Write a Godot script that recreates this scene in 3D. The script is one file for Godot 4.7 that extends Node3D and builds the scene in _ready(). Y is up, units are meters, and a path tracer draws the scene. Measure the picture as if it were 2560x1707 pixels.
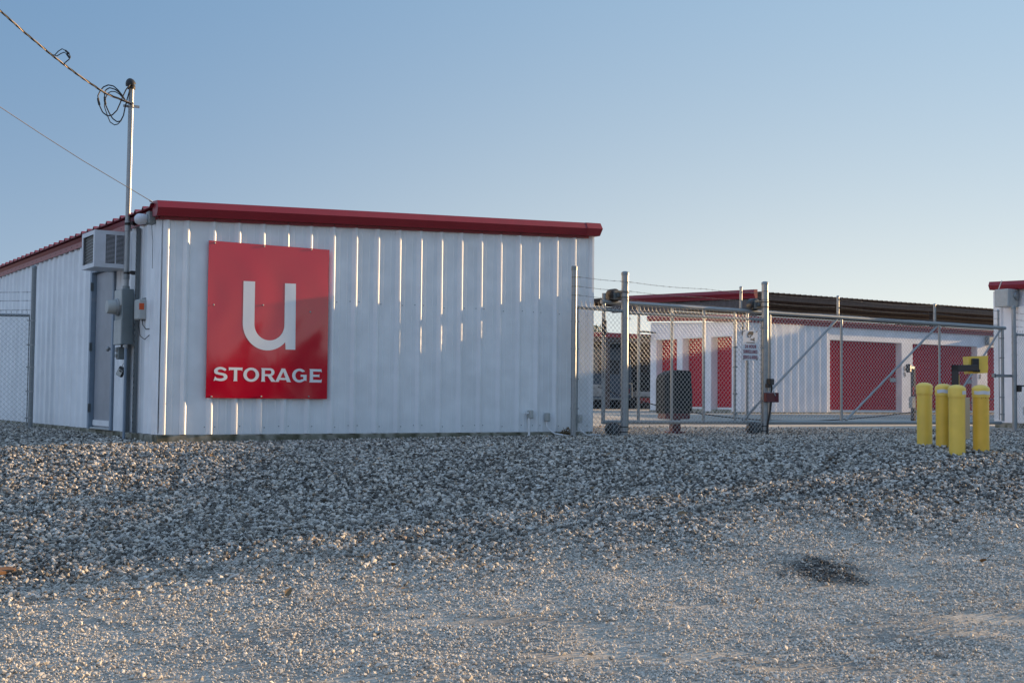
extends Node3D
# A storage yard at low evening sun: main office building with a red sign, a chain-link slide gate, bollards and storage units behind.
# World frame: x runs along the front wall of the main building, y up, z towards the street. Metres.

class MB:
	var v := PackedVector3Array()
	var n := PackedVector3Array()
	var c := PackedColorArray()
	func tri(a: Vector3, b: Vector3, d: Vector3, na: Vector3, nb: Vector3, nd: Vector3) -> void:
		if (b - a).cross(d - a).dot(na + nb + nd) > 0.0:
			v.append(a); v.append(d); v.append(b); n.append(na); n.append(nd); n.append(nb)
		else:
			v.append(a); v.append(b); v.append(d); n.append(na); n.append(nb); n.append(nd)
	func flat3(a: Vector3, b: Vector3, d: Vector3, out: Vector3) -> void:
		var m := (b - a).cross(d - a)
		if m.length_squared() < 1e-18:
			return
		m = m.normalized()
		if m.dot(out) < 0.0:
			m = -m
		tri(a, b, d, m, m, m)
	func quad(a: Vector3, b: Vector3, d: Vector3, e: Vector3, out: Vector3) -> void:
		flat3(a, b, d, out)
		flat3(a, d, e, out)
	func box(at: Vector3, size: Vector3, basis := Basis(), ch := 0.0) -> void:
		var h := size * 0.5
		var k := minf(ch, minf(h.x, minf(h.y, h.z)) * 0.9)
		var p := func(axis: int, s: Vector3) -> Vector3:
			var q := Vector3(s.x * (h.x - k), s.y * (h.y - k), s.z * (h.z - k))
			q[axis] = s[axis] * h[axis]
			return at + basis * q
		for i in 3:
			var j := (i + 1) % 3
			var l := (i + 2) % 3
			for si: float in [-1.0, 1.0]:
				var o := Vector3.ZERO
				o[i] = si
				var q := []
				for w: Array in [[-1.0, -1.0], [1.0, -1.0], [1.0, 1.0], [-1.0, 1.0]]:
					var s := Vector3.ZERO
					s[i] = si; s[j] = w[0]; s[l] = w[1]
					q.append(p.call(i, s))
				quad(q[0], q[1], q[2], q[3], basis * o)
				if k > 0.0:
					for sj: float in [-1.0, 1.0]:
						var a := Vector3.ZERO
						a[i] = si; a[j] = sj; a[l] = -1.0
						var b := a
						b[l] = 1.0
						var o2 := a
						o2[l] = 0.0
						quad(p.call(i, a), p.call(i, b), p.call(j, b), p.call(j, a), basis * o2)
		if k > 0.0:
			for sx: float in [-1.0, 1.0]:
				for sy: float in [-1.0, 1.0]:
					for sz: float in [-1.0, 1.0]:
						var s := Vector3(sx, sy, sz)
						flat3(p.call(0, s), p.call(1, s), p.call(2, s), basis * s)
	func tube(pts: Array, r: float, sides := 8, caps := true) -> void:
		var count := pts.size()
		var u := Vector3.ZERO
		var rings := []
		var norms := []
		for i in count:
			var t: Vector3 = (pts[mini(i + 1, count - 1)] - pts[maxi(i - 1, 0)]).normalized()
			if i == 0:
				u = t.cross(Vector3.UP if absf(t.y) < 0.9 else Vector3.RIGHT).normalized()
			else:
				u = (u - t * u.dot(t)).normalized()
			var w := t.cross(u)
			var ring := []
			var nr := []
			for k in sides:
				var a := TAU * k / sides
				var d := u * cos(a) + w * sin(a)
				ring.append(pts[i] + d * r)
				nr.append(d)
			rings.append(ring)
			norms.append(nr)
		for i in count - 1:
			for k in sides:
				var k2 := (k + 1) % sides
				tri(rings[i][k], rings[i][k2], rings[i + 1][k2], norms[i][k], norms[i][k2], norms[i + 1][k2])
				tri(rings[i][k], rings[i + 1][k2], rings[i + 1][k], norms[i][k], norms[i + 1][k2], norms[i + 1][k])
		if caps:
			for e: int in [0, count - 1]:
				var t: Vector3 = (pts[0] - pts[1]) if e == 0 else (pts[count - 1] - pts[count - 2])
				for k in sides:
					flat3(pts[e], rings[e][k], rings[e][(k + 1) % sides], t)
	func lathe(prof: Array, sides: int, xf: Transform3D, smooth := true) -> void:
		var ns := []
		for i in prof.size() - 1:
			var d: Vector2 = prof[i + 1] - prof[i]
			ns.append(Vector2(d.y, -d.x).normalized())
		for i in prof.size() - 1:
			var n0: Vector2 = ns[i]
			var n1: Vector2 = ns[i]
			if smooth:
				if i > 0 and ns[i - 1].dot(ns[i]) > 0.6:
					n0 = (ns[i - 1] + ns[i]).normalized()
				if i < ns.size() - 1 and ns[i + 1].dot(ns[i]) > 0.6:
					n1 = (ns[i + 1] + ns[i]).normalized()
			for k in sides:
				var a := TAU * k / sides
				var b := TAU * (k + 1) / sides
				var ca := Vector3(cos(a), 0, sin(a))
				var cb := Vector3(cos(b), 0, sin(b))
				var p0: Vector3 = xf * (ca * prof[i].x + Vector3(0, prof[i].y, 0))
				var p1: Vector3 = xf * (cb * prof[i].x + Vector3(0, prof[i].y, 0))
				var p2: Vector3 = xf * (cb * prof[i + 1].x + Vector3(0, prof[i + 1].y, 0))
				var p3: Vector3 = xf * (ca * prof[i + 1].x + Vector3(0, prof[i + 1].y, 0))
				var m0: Vector3 = (xf.basis * (ca * n0.x + Vector3(0, n0.y, 0))).normalized()
				var m1: Vector3 = (xf.basis * (cb * n0.x + Vector3(0, n0.y, 0))).normalized()
				var m2: Vector3 = (xf.basis * (cb * n1.x + Vector3(0, n1.y, 0))).normalized()
				var m3: Vector3 = (xf.basis * (ca * n1.x + Vector3(0, n1.y, 0))).normalized()
				if prof[i].x > 1e-6:
					tri(p0, p1, p2, m0, m1, m2)
				if prof[i + 1].x > 1e-6:
					tri(p0, p2, p3, m0, m2, m3)
	func prism(poly: PackedVector2Array, z0: float, z1: float, xf := Transform3D()) -> void:
		var ix := Geometry2D.triangulate_polygon(poly)
		for i in range(0, ix.size(), 3):
			var a := poly[ix[i]]
			var b := poly[ix[i + 1]]
			var d := poly[ix[i + 2]]
			flat3(xf * Vector3(a.x, a.y, z1), xf * Vector3(b.x, b.y, z1), xf * Vector3(d.x, d.y, z1), xf.basis.z)
			flat3(xf * Vector3(a.x, a.y, z0), xf * Vector3(b.x, b.y, z0), xf * Vector3(d.x, d.y, z0), -xf.basis.z)
		var turn := 1.0 if Geometry2D.is_polygon_clockwise(poly) else -1.0
		for i in poly.size():
			var a := poly[i]
			var b := poly[(i + 1) % poly.size()]
			var o := Vector2(-(b - a).y, (b - a).x) * turn
			quad(xf * Vector3(a.x, a.y, z0), xf * Vector3(b.x, b.y, z0), xf * Vector3(b.x, b.y, z1), xf * Vector3(a.x, a.y, z1), xf.basis * Vector3(o.x, o.y, 0))
	func mesh(shift: Vector3) -> ArrayMesh:
		for i in v.size():
			v[i] -= shift
		var arrays := []
		arrays.resize(Mesh.ARRAY_MAX)
		arrays[Mesh.ARRAY_VERTEX] = v
		arrays[Mesh.ARRAY_NORMAL] = n
		if c.size() == v.size():
			arrays[Mesh.ARRAY_COLOR] = c
		var m := ArrayMesh.new()
		m.add_surface_from_arrays(Mesh.PRIMITIVE_TRIANGLES, arrays)
		return m

const SKY_GAIN := 0.53
var M := {}
var rng := RandomNumberGenerator.new()
var bumps := FastNoiseLite.new()
var patches := FastNoiseLite.new()
var taken := {}

func V(x: float, y: float, z: float) -> Vector3:
	return Vector3(x, y, z)

func numbered(called: String) -> String:
	var k: int = taken.get(called, 0)
	taken[called] = k + 1
	return called if k == 0 else "%s_%03d" % [called, k]

func thing(called: String, label: String, category: String, at: Vector3, group := "") -> Node3D:
	var o := Node3D.new()
	o.name = numbered(called)
	add_child(o, true)
	o.position = at
	o.set_meta("label", label)
	o.set_meta("category", category)
	if group != "":
		o.set_meta("group", group)
	return o

func where(o: Node) -> Vector3:
	var p := Vector3.ZERO
	var k := o
	while k is Node3D and k != self:
		p += (k as Node3D).position
		k = k.get_parent()
	return p

func part(mb: MB, called: String, m: Material, parent: Node, label := "") -> MeshInstance3D:
	var o := MeshInstance3D.new()
	o.name = called
	o.mesh = mb.mesh(where(parent))
	o.material_override = m
	parent.add_child(o, true)
	if label != "":
		o.set_meta("label", label)
	return o

func structure(mb: MB, called: String, m: Material) -> MeshInstance3D:
	var o := part(mb, called, m, self)
	o.set_meta("kind", "structure")
	return o

func noise_image(seed_value: int, freq: float, size: int, lo: Color, hi: Color, kind := FastNoiseLite.TYPE_SIMPLEX_SMOOTH, octaves := 4, power := 1.0) -> Image:
	var f := FastNoiseLite.new()
	f.seed = seed_value
	f.noise_type = kind
	f.frequency = freq
	f.fractal_octaves = octaves
	if kind == FastNoiseLite.TYPE_CELLULAR:
		f.fractal_type = FastNoiseLite.FRACTAL_NONE
		f.cellular_return_type = FastNoiseLite.RETURN_CELL_VALUE
	var g := f.get_seamless_image(size, size)
	var out := Image.create(size, size, false, Image.FORMAT_RGB8)
	for y in size:
		for x in size:
			var t := pow(g.get_pixel(x, y).r, power)
			out.set_pixel(x, y, lo.lerp(hi, t))
	return out

func tex(i: Image) -> ImageTexture:
	i.generate_mipmaps()
	return ImageTexture.create_from_image(i)

func mat(called: String, lin: Color, rough: float, metal := 0.0, texture: Texture2D = null, size := 1.0) -> StandardMaterial3D:
	var m := StandardMaterial3D.new()
	m.resource_name = called
	m.albedo_color = lin.linear_to_srgb()
	m.roughness = rough
	m.metallic = metal
	if texture:
		m.albedo_texture = texture
	m.uv1_triplanar = true
	m.uv1_world_triplanar = true
	m.uv1_scale = Vector3.ONE / size
	M[called] = m
	return m

func sky_color(dir: Vector3, sun: Vector3) -> Color:
	# clear evening air: blue up high, milky low down, brighter and warmer towards the sun, a faint rosy belt opposite
	var e := rad_to_deg(asin(clampf(dir.y, 0.0, 1.0)))
	var flat := Vector2(dir.x, dir.z).normalized()
	var facing := flat.dot(Vector2(sun.x, sun.z).normalized())           # 1 towards the sun, -1 opposite
	var glow := pow(maxf(facing, 0.0), 1.5)
	var back := smoothstep(0.1, -1.0, facing)
	var high := smoothstep(18.0, 75.0, e)
	var c := Color(0.118, 0.262, 0.475) + Color(0.175, 0.245, 0.27) * (glow * (1.0 - 0.75 * high)) + Color(0.21, 0.29, 0.40) * back
	c = c.lerp(Color(0.41, 0.60, 0.93), high)
	var horizon := Color(0.46, 0.56, 0.65).lerp(Color(1.06, 1.04, 0.88), smoothstep(0.05, 0.8, facing))
	horizon = horizon.lerp(Color(0.96, 1.0, 1.14), back)
	c = c.lerp(horizon, exp(-e / lerpf(9.5, 13.0, back)))
	var near := clampf(dir.dot(sun), 0.0, 1.0)
	c += Color(1.0, 0.86, 0.62) * (0.7 * pow(near, 30.0))
	return c * SKY_GAIN

func curve(pts: Array, s: float) -> float:
	if s <= pts[0][0]:
		return pts[0][1]
	for i in pts.size() - 1:
		if s <= pts[i + 1][0]:
			var t: float = (s - pts[i][0]) / (pts[i + 1][0] - pts[i][0])
			var m0: float = (pts[i + 1][1] - pts[maxi(i - 1, 0)][1]) / (pts[i + 1][0] - pts[maxi(i - 1, 0)][0])
			var j := mini(i + 2, pts.size() - 1)
			var m1: float = (pts[j][1] - pts[i][1]) / (pts[j][0] - pts[i][0])
			var d: float = pts[i + 1][0] - pts[i][0]
			var t2 := t * t
			var t3 := t2 * t
			return (2 * t3 - 3 * t2 + 1) * pts[i][1] + (t3 - 2 * t2 + t) * d * m0 + (-2 * t3 + 3 * t2) * pts[i + 1][1] + (t3 - t2) * d * m1
	return pts[pts.size() - 1][1]

const BANK := [[-30.0, -0.06], [-2.5, -0.065], [-0.6, -0.095], [0.5, -0.135], [2.0, -0.28], [4.0, -0.56], [6.0, -0.83], [8.0, -0.98], [10.0, -1.05], [15.0, -1.1], [40.0, -1.1]]
func road_s(x: float, z: float) -> float:
	return -0.515 * x + 0.857 * z
func ground_y(x: float, z: float) -> float:
	var s := road_s(x, z)
	var y := curve(BANK, s)
	y += 0.13 * smoothstep(-5.0, -13.0, z) * smoothstep(4.0, 8.0, x)
	y += 0.07 * exp(-((x - 7.2) * (x - 7.2) + (z - 5.3) * (z - 5.3)) / 1.6)
	var wild := smoothstep(-1.0, 1.0, s) * smoothstep(40.0, 20.0, absf(s))
	y += wild * (0.035 * bumps.get_noise_2d(x * 1.0, z * 1.0) + 0.012 * bumps.get_noise_2d(x * 4.0 + 60.0, z * 4.0))
	return y

func _ready() -> void:
	rng.seed = 4117
	bumps.seed = 8
	bumps.frequency = 0.45
	bumps.fractal_octaves = 3
	patches.seed = 31
	patches.frequency = 0.9
	patches.fractal_octaves = 3
	# ---- camera
	var cam := Camera3D.new()
	cam.name = "camera"
	cam.position = V(-4.428, 0.4576, 14.1994)
	cam.rotation = V(0.0445, -0.5754, 0.0099)
	cam.fov = 30.25
	cam.near = 0.05
	cam.far = 2000.0
	cam.current = true
	add_child(cam)
	# ---- sun and sky
	var az := deg_to_rad(3.9)
	var el := deg_to_rad(9.4)
	var to_sun := V(cos(el) * cos(az), sin(el), cos(el) * sin(az))
	var sun := DirectionalLight3D.new()
	sun.name = "sun"
	sun.light_energy = 1.6
	sun.light_color = Color(1.0, 0.845, 0.64)
	sun.light_angular_distance = 0.55
	sun.shadow_enabled = true
	add_child(sun)
	sun.look_at_from_position(to_sun * 100.0, Vector3.ZERO, Vector3.UP)
	var sky_img := Image.create(720, 360, false, Image.FORMAT_RGBF)
	for j in 360:
		var e := PI * (0.5 - (j + 0.5) / 360.0)
		for i in 720:
			var a := TAU * (i + 0.5) / 720.0
			sky_img.set_pixel(i, j, sky_color(V(sin(a) * cos(e), sin(e), -cos(a) * cos(e)), to_sun))
	var pano := PanoramaSkyMaterial.new()
	pano.panorama = ImageTexture.create_from_image(sky_img)
	var sky := Sky.new()
	sky.sky_material = pano
	var env := Environment.new()
	env.background_mode = Environment.BG_SKY
	env.sky = sky
	env.tonemap_mode = Environment.TONE_MAPPER_LINEAR
	env.tonemap_exposure = 2.0
	env.sdfgi_enabled = true
	env.ssao_enabled = true
	env.ssil_enabled = true
	var we := WorldEnvironment.new()
	we.name = "world_environment"
	we.environment = env
	add_child(we)
	materials()
	ground()
	main_building()
	yard_buildings()
	sign_panel()
	wall_fittings()
	service_lines()
	fences()
	gate()
	gate_fittings()
	bollards()
	keypad()
	behind_fence()
	greenery()
	gravel()

func materials() -> void:
	var paint := tex(noise_image(1, 0.012, 256, Color(0.93, 0.93, 0.93), Color(1, 1, 1)))
	var grime := tex(noise_image(2, 0.02, 256, Color(0.72, 0.71, 0.69), Color(1, 1, 1), FastNoiseLite.TYPE_SIMPLEX_SMOOTH, 5))
	var spangle := tex(noise_image(3, 0.09, 256, Color(0.88, 0.88, 0.89), Color(1, 1, 1), FastNoiseLite.TYPE_CELLULAR, 1))
	var stone := tex(noise_image(4, 0.03, 256, Color(0.6, 0.6, 0.58), Color(1, 1, 1), FastNoiseLite.TYPE_SIMPLEX_SMOOTH, 5))
	var moss := tex(noise_image(5, 0.014, 256, Color(0.42, 0.42, 0.33), Color(1.0, 0.99, 0.97), FastNoiseLite.TYPE_SIMPLEX_SMOOTH, 5, 0.8))
	var rust := tex(noise_image(6, 0.03, 256, Color(0.62, 0.5, 0.42), Color(1, 1, 1), FastNoiseLite.TYPE_SIMPLEX_SMOOTH, 5, 0.6))
	mat("white_panel", Color(0.83, 0.845, 0.86), 0.34, 0.0, paint, 1.7)
	mat("white_trim", Color(0.82, 0.82, 0.825), 0.4, 0.0, paint, 1.3)
	mat("white_far", Color(0.82, 0.81, 0.83), 0.45, 0.0, paint, 2.1)
	mat("red_trim", Color(0.26, 0.014, 0.026), 0.42, 0.0, paint, 1.1)
	mat("red_door", Color(0.52, 0.014, 0.028), 0.5, 0.0, paint, 1.4).metallic_specular = 0.25
	mat("sign_red", Color(0.56, 0.001, 0.022), 0.06).metallic_specular = 0.72
	mat("sign_white", Color(0.80, 0.80, 0.80), 0.12)
	mat("galvanised", Color(0.36, 0.37, 0.365), 0.42, 0.4, spangle, 0.22)
	mat("dull_galvanised", Color(0.27, 0.29, 0.29), 0.5, 0.4, spangle, 0.3)
	mat("wire", Color(0.56, 0.56, 0.55), 0.4, 0.35)
	mat("barbed", Color(0.20, 0.19, 0.18), 0.5, 0.6)
	mat("strut", Color(0.13, 0.145, 0.15), 0.5, 0.4)
	mat("black_rubber", Color(0.012, 0.012, 0.013), 0.5)
	mat("black_paint", Color(0.018, 0.018, 0.02), 0.35)
	mat("iron", Color(0.05, 0.045, 0.042), 0.55, 0.4, rust, 0.3)
	mat("concrete", Color(0.38, 0.365, 0.325), 0.9, 0.0, moss, 0.8)
	mat("grey_box", Color(0.20, 0.235, 0.245), 0.42, 0.2, paint, 0.6)
	mat("pale_grey", Color(0.44, 0.45, 0.43), 0.5, 0.0, paint, 0.4)
	mat("door_grey", Color(0.30, 0.31, 0.335), 0.45, 0.0, paint, 0.9)
	mat("frame_grey", Color(0.23, 0.29, 0.36), 0.45, 0.0, paint, 0.6)
	mat("appliance_white", Color(0.66, 0.67, 0.70), 0.4, 0.0, paint, 0.6)
	mat("coil", Color(0.13, 0.13, 0.125), 0.5, 0.3, grime, 0.2)
	mat("yellow", Color(0.92, 0.62, 0.10), 0.38, 0.0, paint, 0.7)
	mat("yellow_deep", Color(0.88, 0.53, 0.06), 0.4, 0.0, paint, 0.7)
	mat("tape", Color(0.62, 0.63, 0.66), 0.35)
	mat("orange", Color(0.62, 0.09, 0.02), 0.6)
	mat("cream", Color(0.62, 0.52, 0.38), 0.7)
	mat("brown_steel", Color(0.13, 0.10, 0.095), 0.55, 0.0, grime, 1.2)
	mat("roof_under", Color(0.14, 0.11, 0.10), 0.7)
	mat("cable_black", Color(0.012, 0.012, 0.012), 0.55)
	mat("cable_bare", Color(0.36, 0.27, 0.19), 0.5, 0.4)
	mat("operator_dark", Color(0.018, 0.022, 0.023), 0.6).metallic_specular = 0.2
	mat("maroon", Color(0.10, 0.012, 0.018), 0.4)
	mat("dark_text", Color(0.03, 0.03, 0.035), 0.6)
	mat("red_text", Color(0.22, 0.02, 0.04), 0.6)
	mat("trailer_white", Color(0.64, 0.65, 0.66), 0.4, 0.0, grime, 2.0)
	mat("trailer_blue", Color(0.06, 0.09, 0.13), 0.4)
	mat("tail_lamp", Color(0.35, 0.02, 0.02), 0.3)
	mat("bark", Color(0.07, 0.055, 0.04), 0.9, 0.0, stone, 0.5)
	mat("leaf", Color(0.055, 0.075, 0.025), 0.7)
	M.leaf.backlight_enabled = true
	M.leaf.backlight = Color(0.12, 0.14, 0.04)
	mat("woods", Color(0.038, 0.045, 0.024), 0.9)
	mat("leaf_dry", Color(0.16, 0.10, 0.045), 0.8)
	mat("wood", Color(0.26, 0.13, 0.06), 0.8, 0.0, stone, 0.3)
	mat("rust_stain", Color(0.045, 0.035, 0.02), 0.8)
	# ground: packed stone dust with grit
	var grit := noise_image(11, 0.11, 512, Color(0.74, 0.74, 0.74), Color(1, 1, 1), FastNoiseLite.TYPE_CELLULAR, 1)
	var soft := noise_image(12, 0.012, 512, Color(0.88, 0.87, 0.86), Color(1, 1, 1))
	for y in 512:
		for x in 512:
			var a := grit.get_pixel(x, y)
			var b := soft.get_pixel(x, y)
			grit.set_pixel(x, y, Color(a.r * b.r, a.g * b.g, a.b * b.b))
	var relief: Image = grit.duplicate()
	relief.bump_map_to_normal_map(5.0)
	var g := mat("ground", Color(1, 1, 1), 0.95, 0.0, tex(grit), 0.85)
	g.normal_enabled = true
	g.normal_texture = tex(relief)
	g.normal_scale = 0.8
	g.vertex_color_use_as_albedo = true
	var s := mat("stone", Color(1, 1, 1), 0.9)
	s.vertex_color_use_as_albedo = true
	s.uv1_triplanar = false

func grid_lines(a: Array) -> PackedFloat32Array:
	# a: [[from, to, step], ...]
	var out := PackedFloat32Array()
	for r: Array in a:
		var x: float = r[0]
		while x < r[1] - 0.001:
			out.append(x)
			x += r[2]
	out.append(a[a.size() - 1][1])
	return out

func stain(x: float, z: float) -> float:
	# an oil stain on the drive
	var d := Vector2((x - 2.42) * 0.86 + (z - 7.78) * 0.5, -(x - 2.42) * 0.5 + (z - 7.78) * 0.86)
	var r := Vector2(d.x / 0.30, d.y / 0.27).length() + 0.7 * bumps.get_noise_2d(x * 9.0, z * 9.0)
	return smoothstep(1.55, 0.5, r)

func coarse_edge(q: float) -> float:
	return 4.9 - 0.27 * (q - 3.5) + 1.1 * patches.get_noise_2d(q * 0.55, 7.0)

func ground() -> void:
	var xs := grid_lines([[-600.0, -60.0, 90.0], [-60.0, -12.0, 8.0], [-12.0, 15.0, 0.12], [15.0, 70.0, 2.5], [70.0, 700.0, 90.0]])
	var zs := grid_lines([[-600.0, -60.0, 90.0], [-60.0, -3.0, 2.0], [-3.0, 15.0, 0.12], [15.0, 60.0, 5.0], [60.0, 600.0, 90.0]])
	var nx := xs.size()
	var v := PackedVector3Array()
	var n := PackedVector3Array()
	var c := PackedColorArray()
	var ix := PackedInt32Array()
	for z in zs:
		for x in xs:
			v.append(V(x, ground_y(x, z), z))
			var e := 0.1
			n.append(V(ground_y(x - e, z) - ground_y(x + e, z), 2.0 * e, ground_y(x, z - e) - ground_y(x, z + e)).normalized())
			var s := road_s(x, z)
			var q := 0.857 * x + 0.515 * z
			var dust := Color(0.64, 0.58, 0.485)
			var grey := Color(0.11, 0.105, 0.10)  # near-black under the bank stones: shade of the gaps painted into the ground
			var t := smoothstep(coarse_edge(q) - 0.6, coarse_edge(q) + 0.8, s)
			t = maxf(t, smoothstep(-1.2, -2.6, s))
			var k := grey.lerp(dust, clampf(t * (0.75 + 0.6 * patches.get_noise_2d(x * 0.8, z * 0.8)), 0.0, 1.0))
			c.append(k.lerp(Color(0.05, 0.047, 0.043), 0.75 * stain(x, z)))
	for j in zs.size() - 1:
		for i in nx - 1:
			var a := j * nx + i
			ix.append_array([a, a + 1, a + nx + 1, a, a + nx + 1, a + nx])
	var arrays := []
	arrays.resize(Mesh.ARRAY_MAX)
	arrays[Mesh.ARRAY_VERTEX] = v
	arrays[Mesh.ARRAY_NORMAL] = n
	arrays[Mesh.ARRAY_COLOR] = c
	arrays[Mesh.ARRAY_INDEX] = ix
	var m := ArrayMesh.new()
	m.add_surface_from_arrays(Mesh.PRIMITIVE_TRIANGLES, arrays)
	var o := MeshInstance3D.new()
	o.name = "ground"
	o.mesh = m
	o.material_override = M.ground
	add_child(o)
	o.set_meta("kind", "structure")

func stone_mesh(seed_value: int) -> ArrayMesh:
	var r := RandomNumberGenerator.new()
	r.seed = seed_value
	var t := (1.0 + sqrt(5.0)) / 2.0
	var p := [V(-1, t, 0), V(1, t, 0), V(-1, -t, 0), V(1, -t, 0), V(0, -1, t), V(0, 1, t), V(0, -1, -t), V(0, 1, -t), V(t, 0, -1), V(t, 0, 1), V(-t, 0, -1), V(-t, 0, 1)]
	var f := [[0, 11, 5], [0, 5, 1], [0, 1, 7], [0, 7, 10], [0, 10, 11], [1, 5, 9], [5, 11, 4], [11, 10, 2], [10, 7, 6], [7, 1, 8], [3, 9, 4], [3, 4, 2], [3, 2, 6], [3, 6, 8], [3, 8, 9], [4, 9, 5], [2, 4, 11], [6, 2, 10], [8, 6, 7], [9, 8, 1]]
	for i in 12:
		p[i] = p[i].normalized() * r.randf_range(0.26, 0.66)
	var mb := MB.new()
	for k: Array in f:
		var a: Vector3 = p[k[0]]
		var b: Vector3 = p[k[1]]
		var d: Vector3 = p[k[2]]
		mb.flat3(a, b, d, a + b + d)
	return mb.mesh(Vector3.ZERO)

func lay(called: String, label: String, spots: Array, m: ArrayMesh) -> void:
	var mm := MultiMesh.new()
	mm.transform_format = MultiMesh.TRANSFORM_3D
	mm.use_colors = true
	mm.mesh = m
	mm.instance_count = spots.size()
	for i in spots.size():
		mm.set_instance_transform(i, spots[i][0])
		mm.set_instance_color(i, spots[i][1])
	var o := MultiMeshInstance3D.new()
	o.name = called
	o.multimesh = mm
	o.material_override = M.stone
	add_child(o, true)
	o.set_meta("kind", "stuff")
	o.set_meta("label", label)
	o.set_meta("category", "gravel")

func stone_color(x: float, z: float, dusty := 0.0) -> Color:
	var g := rng.randf_range(0.25, 0.58)
	if rng.randf() < 0.38:
		g = rng.randf_range(0.06, 0.19)
	var w := rng.randf_range(-0.01, 0.07)
	var c := Color(g * (1.06 + w), g, g * (0.90 - w))
	if rng.randf() < 0.03:
		c = Color(g * 0.8, g * 0.58, g * 0.4)
	c = c.lerp(Color(0.64, 0.59, 0.51), dusty * rng.randf_range(0.4, 1.0))
	return c.lerp(Color(0.022, 0.021, 0.02), (0.95 if rng.randf() < 0.62 else 0.25) * stain(x, z))

func spot(x: float, z: float, size: float, sink: float, dusty := 0.0) -> Array:
	var b := Basis.from_euler(V(rng.randf_range(-0.7, 0.7), rng.randf() * TAU, rng.randf_range(-0.7, 0.7)))
	b = b * Basis.from_scale(V(size * rng.randf_range(0.9, 1.5), size * rng.randf_range(0.5, 0.95), size * rng.randf_range(0.7, 1.15)))
	if rng.randf() < 0.5:
		b = b * Basis(Vector3.RIGHT, PI)
	return [Transform3D(b, V(x, ground_y(x, z) + size * sink, z)), stone_color(x, z, dusty)]

func gravel() -> void:
	var coarse := []
	var fine := []
	var s := -9.0
	while s < 10.2:
		var d := 14.45 - s
		var half := 0.43 * d + 0.9
		var ds := 0.2
		var area := ds * half * 2.0
		var n1 := int(area * 2700.0)
		for i in n1:
			var ss := s + rng.randf() * ds
			var q := 3.6 + rng.randf_range(-half, half)
			var x := -0.515 * ss + 0.857 * q
			var z := 0.857 * ss + 0.515 * q
			if z < 0.02 and x > -0.03 and x < 6.17 or z < -0.4 and x > 0.0 and (x < 6.2 or z < -6.0) or z < -8.0:
				continue
			var edge := coarse_edge(q)
			var keep := 0.0
			var lo := 0.011
			var hi := 0.040
			if ss < -0.5:
				keep = 0.4
				lo = 0.012
				hi = 0.032
				if x > 9.0 and ss < -2.0 or z < -0.4 and x > 6.0:
					keep = 0.13
			elif ss < edge:
				keep = 1.0 - 0.35 * smoothstep(edge - 1.2, edge, ss)
			else:
				var p := patches.get_noise_2d(ss * 2.4, q * 0.8)
				keep = 0.05 + 0.30 * smoothstep(0.10, 0.4, p) + 0.6 * pow(smoothstep(edge + 1.9, edge, ss), 1.5)
				lo = 0.011
				hi = lerpf(0.030, 0.040, smoothstep(edge + 1.0, edge, ss))
			if rng.randf() < keep:
				var k := rng.randf()
				coarse.append(spot(x, z, lerpf(lo, hi, k * k * sqrt(k)), rng.randf_range(0.1, 0.75), 0.7 * smoothstep(edge - 0.5, edge + 1.2, ss)))
		if s > 3.0:
			var n2 := int(area * 6200.0)
			for i in n2:
				var ss := s + rng.randf() * ds
				var q := 3.6 + rng.randf_range(-half, half)
				var x := -0.515 * ss + 0.857 * q
				var z := 0.857 * ss + 0.515 * q
				var p := patches.get_noise_2d(ss * 2.2 + 40.0, q * 0.55)
				if rng.randf() < 0.62 + 1.0 * p + 0.35 * smoothstep(7.0, 4.5, ss):
					var k := rng.randf()
					fine.append(spot(x, z, lerpf(0.006, 0.021, k * k), 0.2, 0.8))
		s += ds
	lay("coarse_gravel", "coarse pale grey crushed stone covering the bank below the building", coarse, stone_mesh(5))
	lay("fine_gravel", "fine pale grit scattered over the packed drive", fine, stone_mesh(9))
	# dry leaves lying about on the stones
	var mb := MB.new()
	for i in 70:
		var ss := rng.randf_range(-1.0, 6.5)
		var q := 3.6 + rng.randf_range(-1.0, 1.0) * 0.43 * (14.45 - ss)
		var x := -0.515 * ss + 0.857 * q
		var z := 0.857 * ss + 0.515 * q
		if z < 0.1:
			continue
		var b := Basis.from_euler(V(rng.randf_range(-0.5, 0.5), rng.randf() * TAU, rng.randf_range(-0.5, 0.5)))
		var at := V(x, ground_y(x, z) + 0.03, z)
		var l := rng.randf_range(0.025, 0.06)
		var w := l * 0.45
		var pts := [V(-l, 0, 0), V(-l * 0.3, 0.008, w), V(l * 0.5, 0.006, w * 0.7), V(l, 0.004, 0), V(l * 0.5, 0.006, -w * 0.7), V(-l * 0.3, 0.008, -w)]
		for k in range(1, 5):
			mb.flat3(at + b * pts[0], at + b * pts[k], at + b * pts[k + 1], Vector3.UP)
	var o := part(mb, "leaf_litter", M.leaf_dry, self)
	o.set_meta("kind", "stuff")
	o.set_meta("label", "dry brown leaves scattered over the gravel")
	o.set_meta("category", "leaves")

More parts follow.
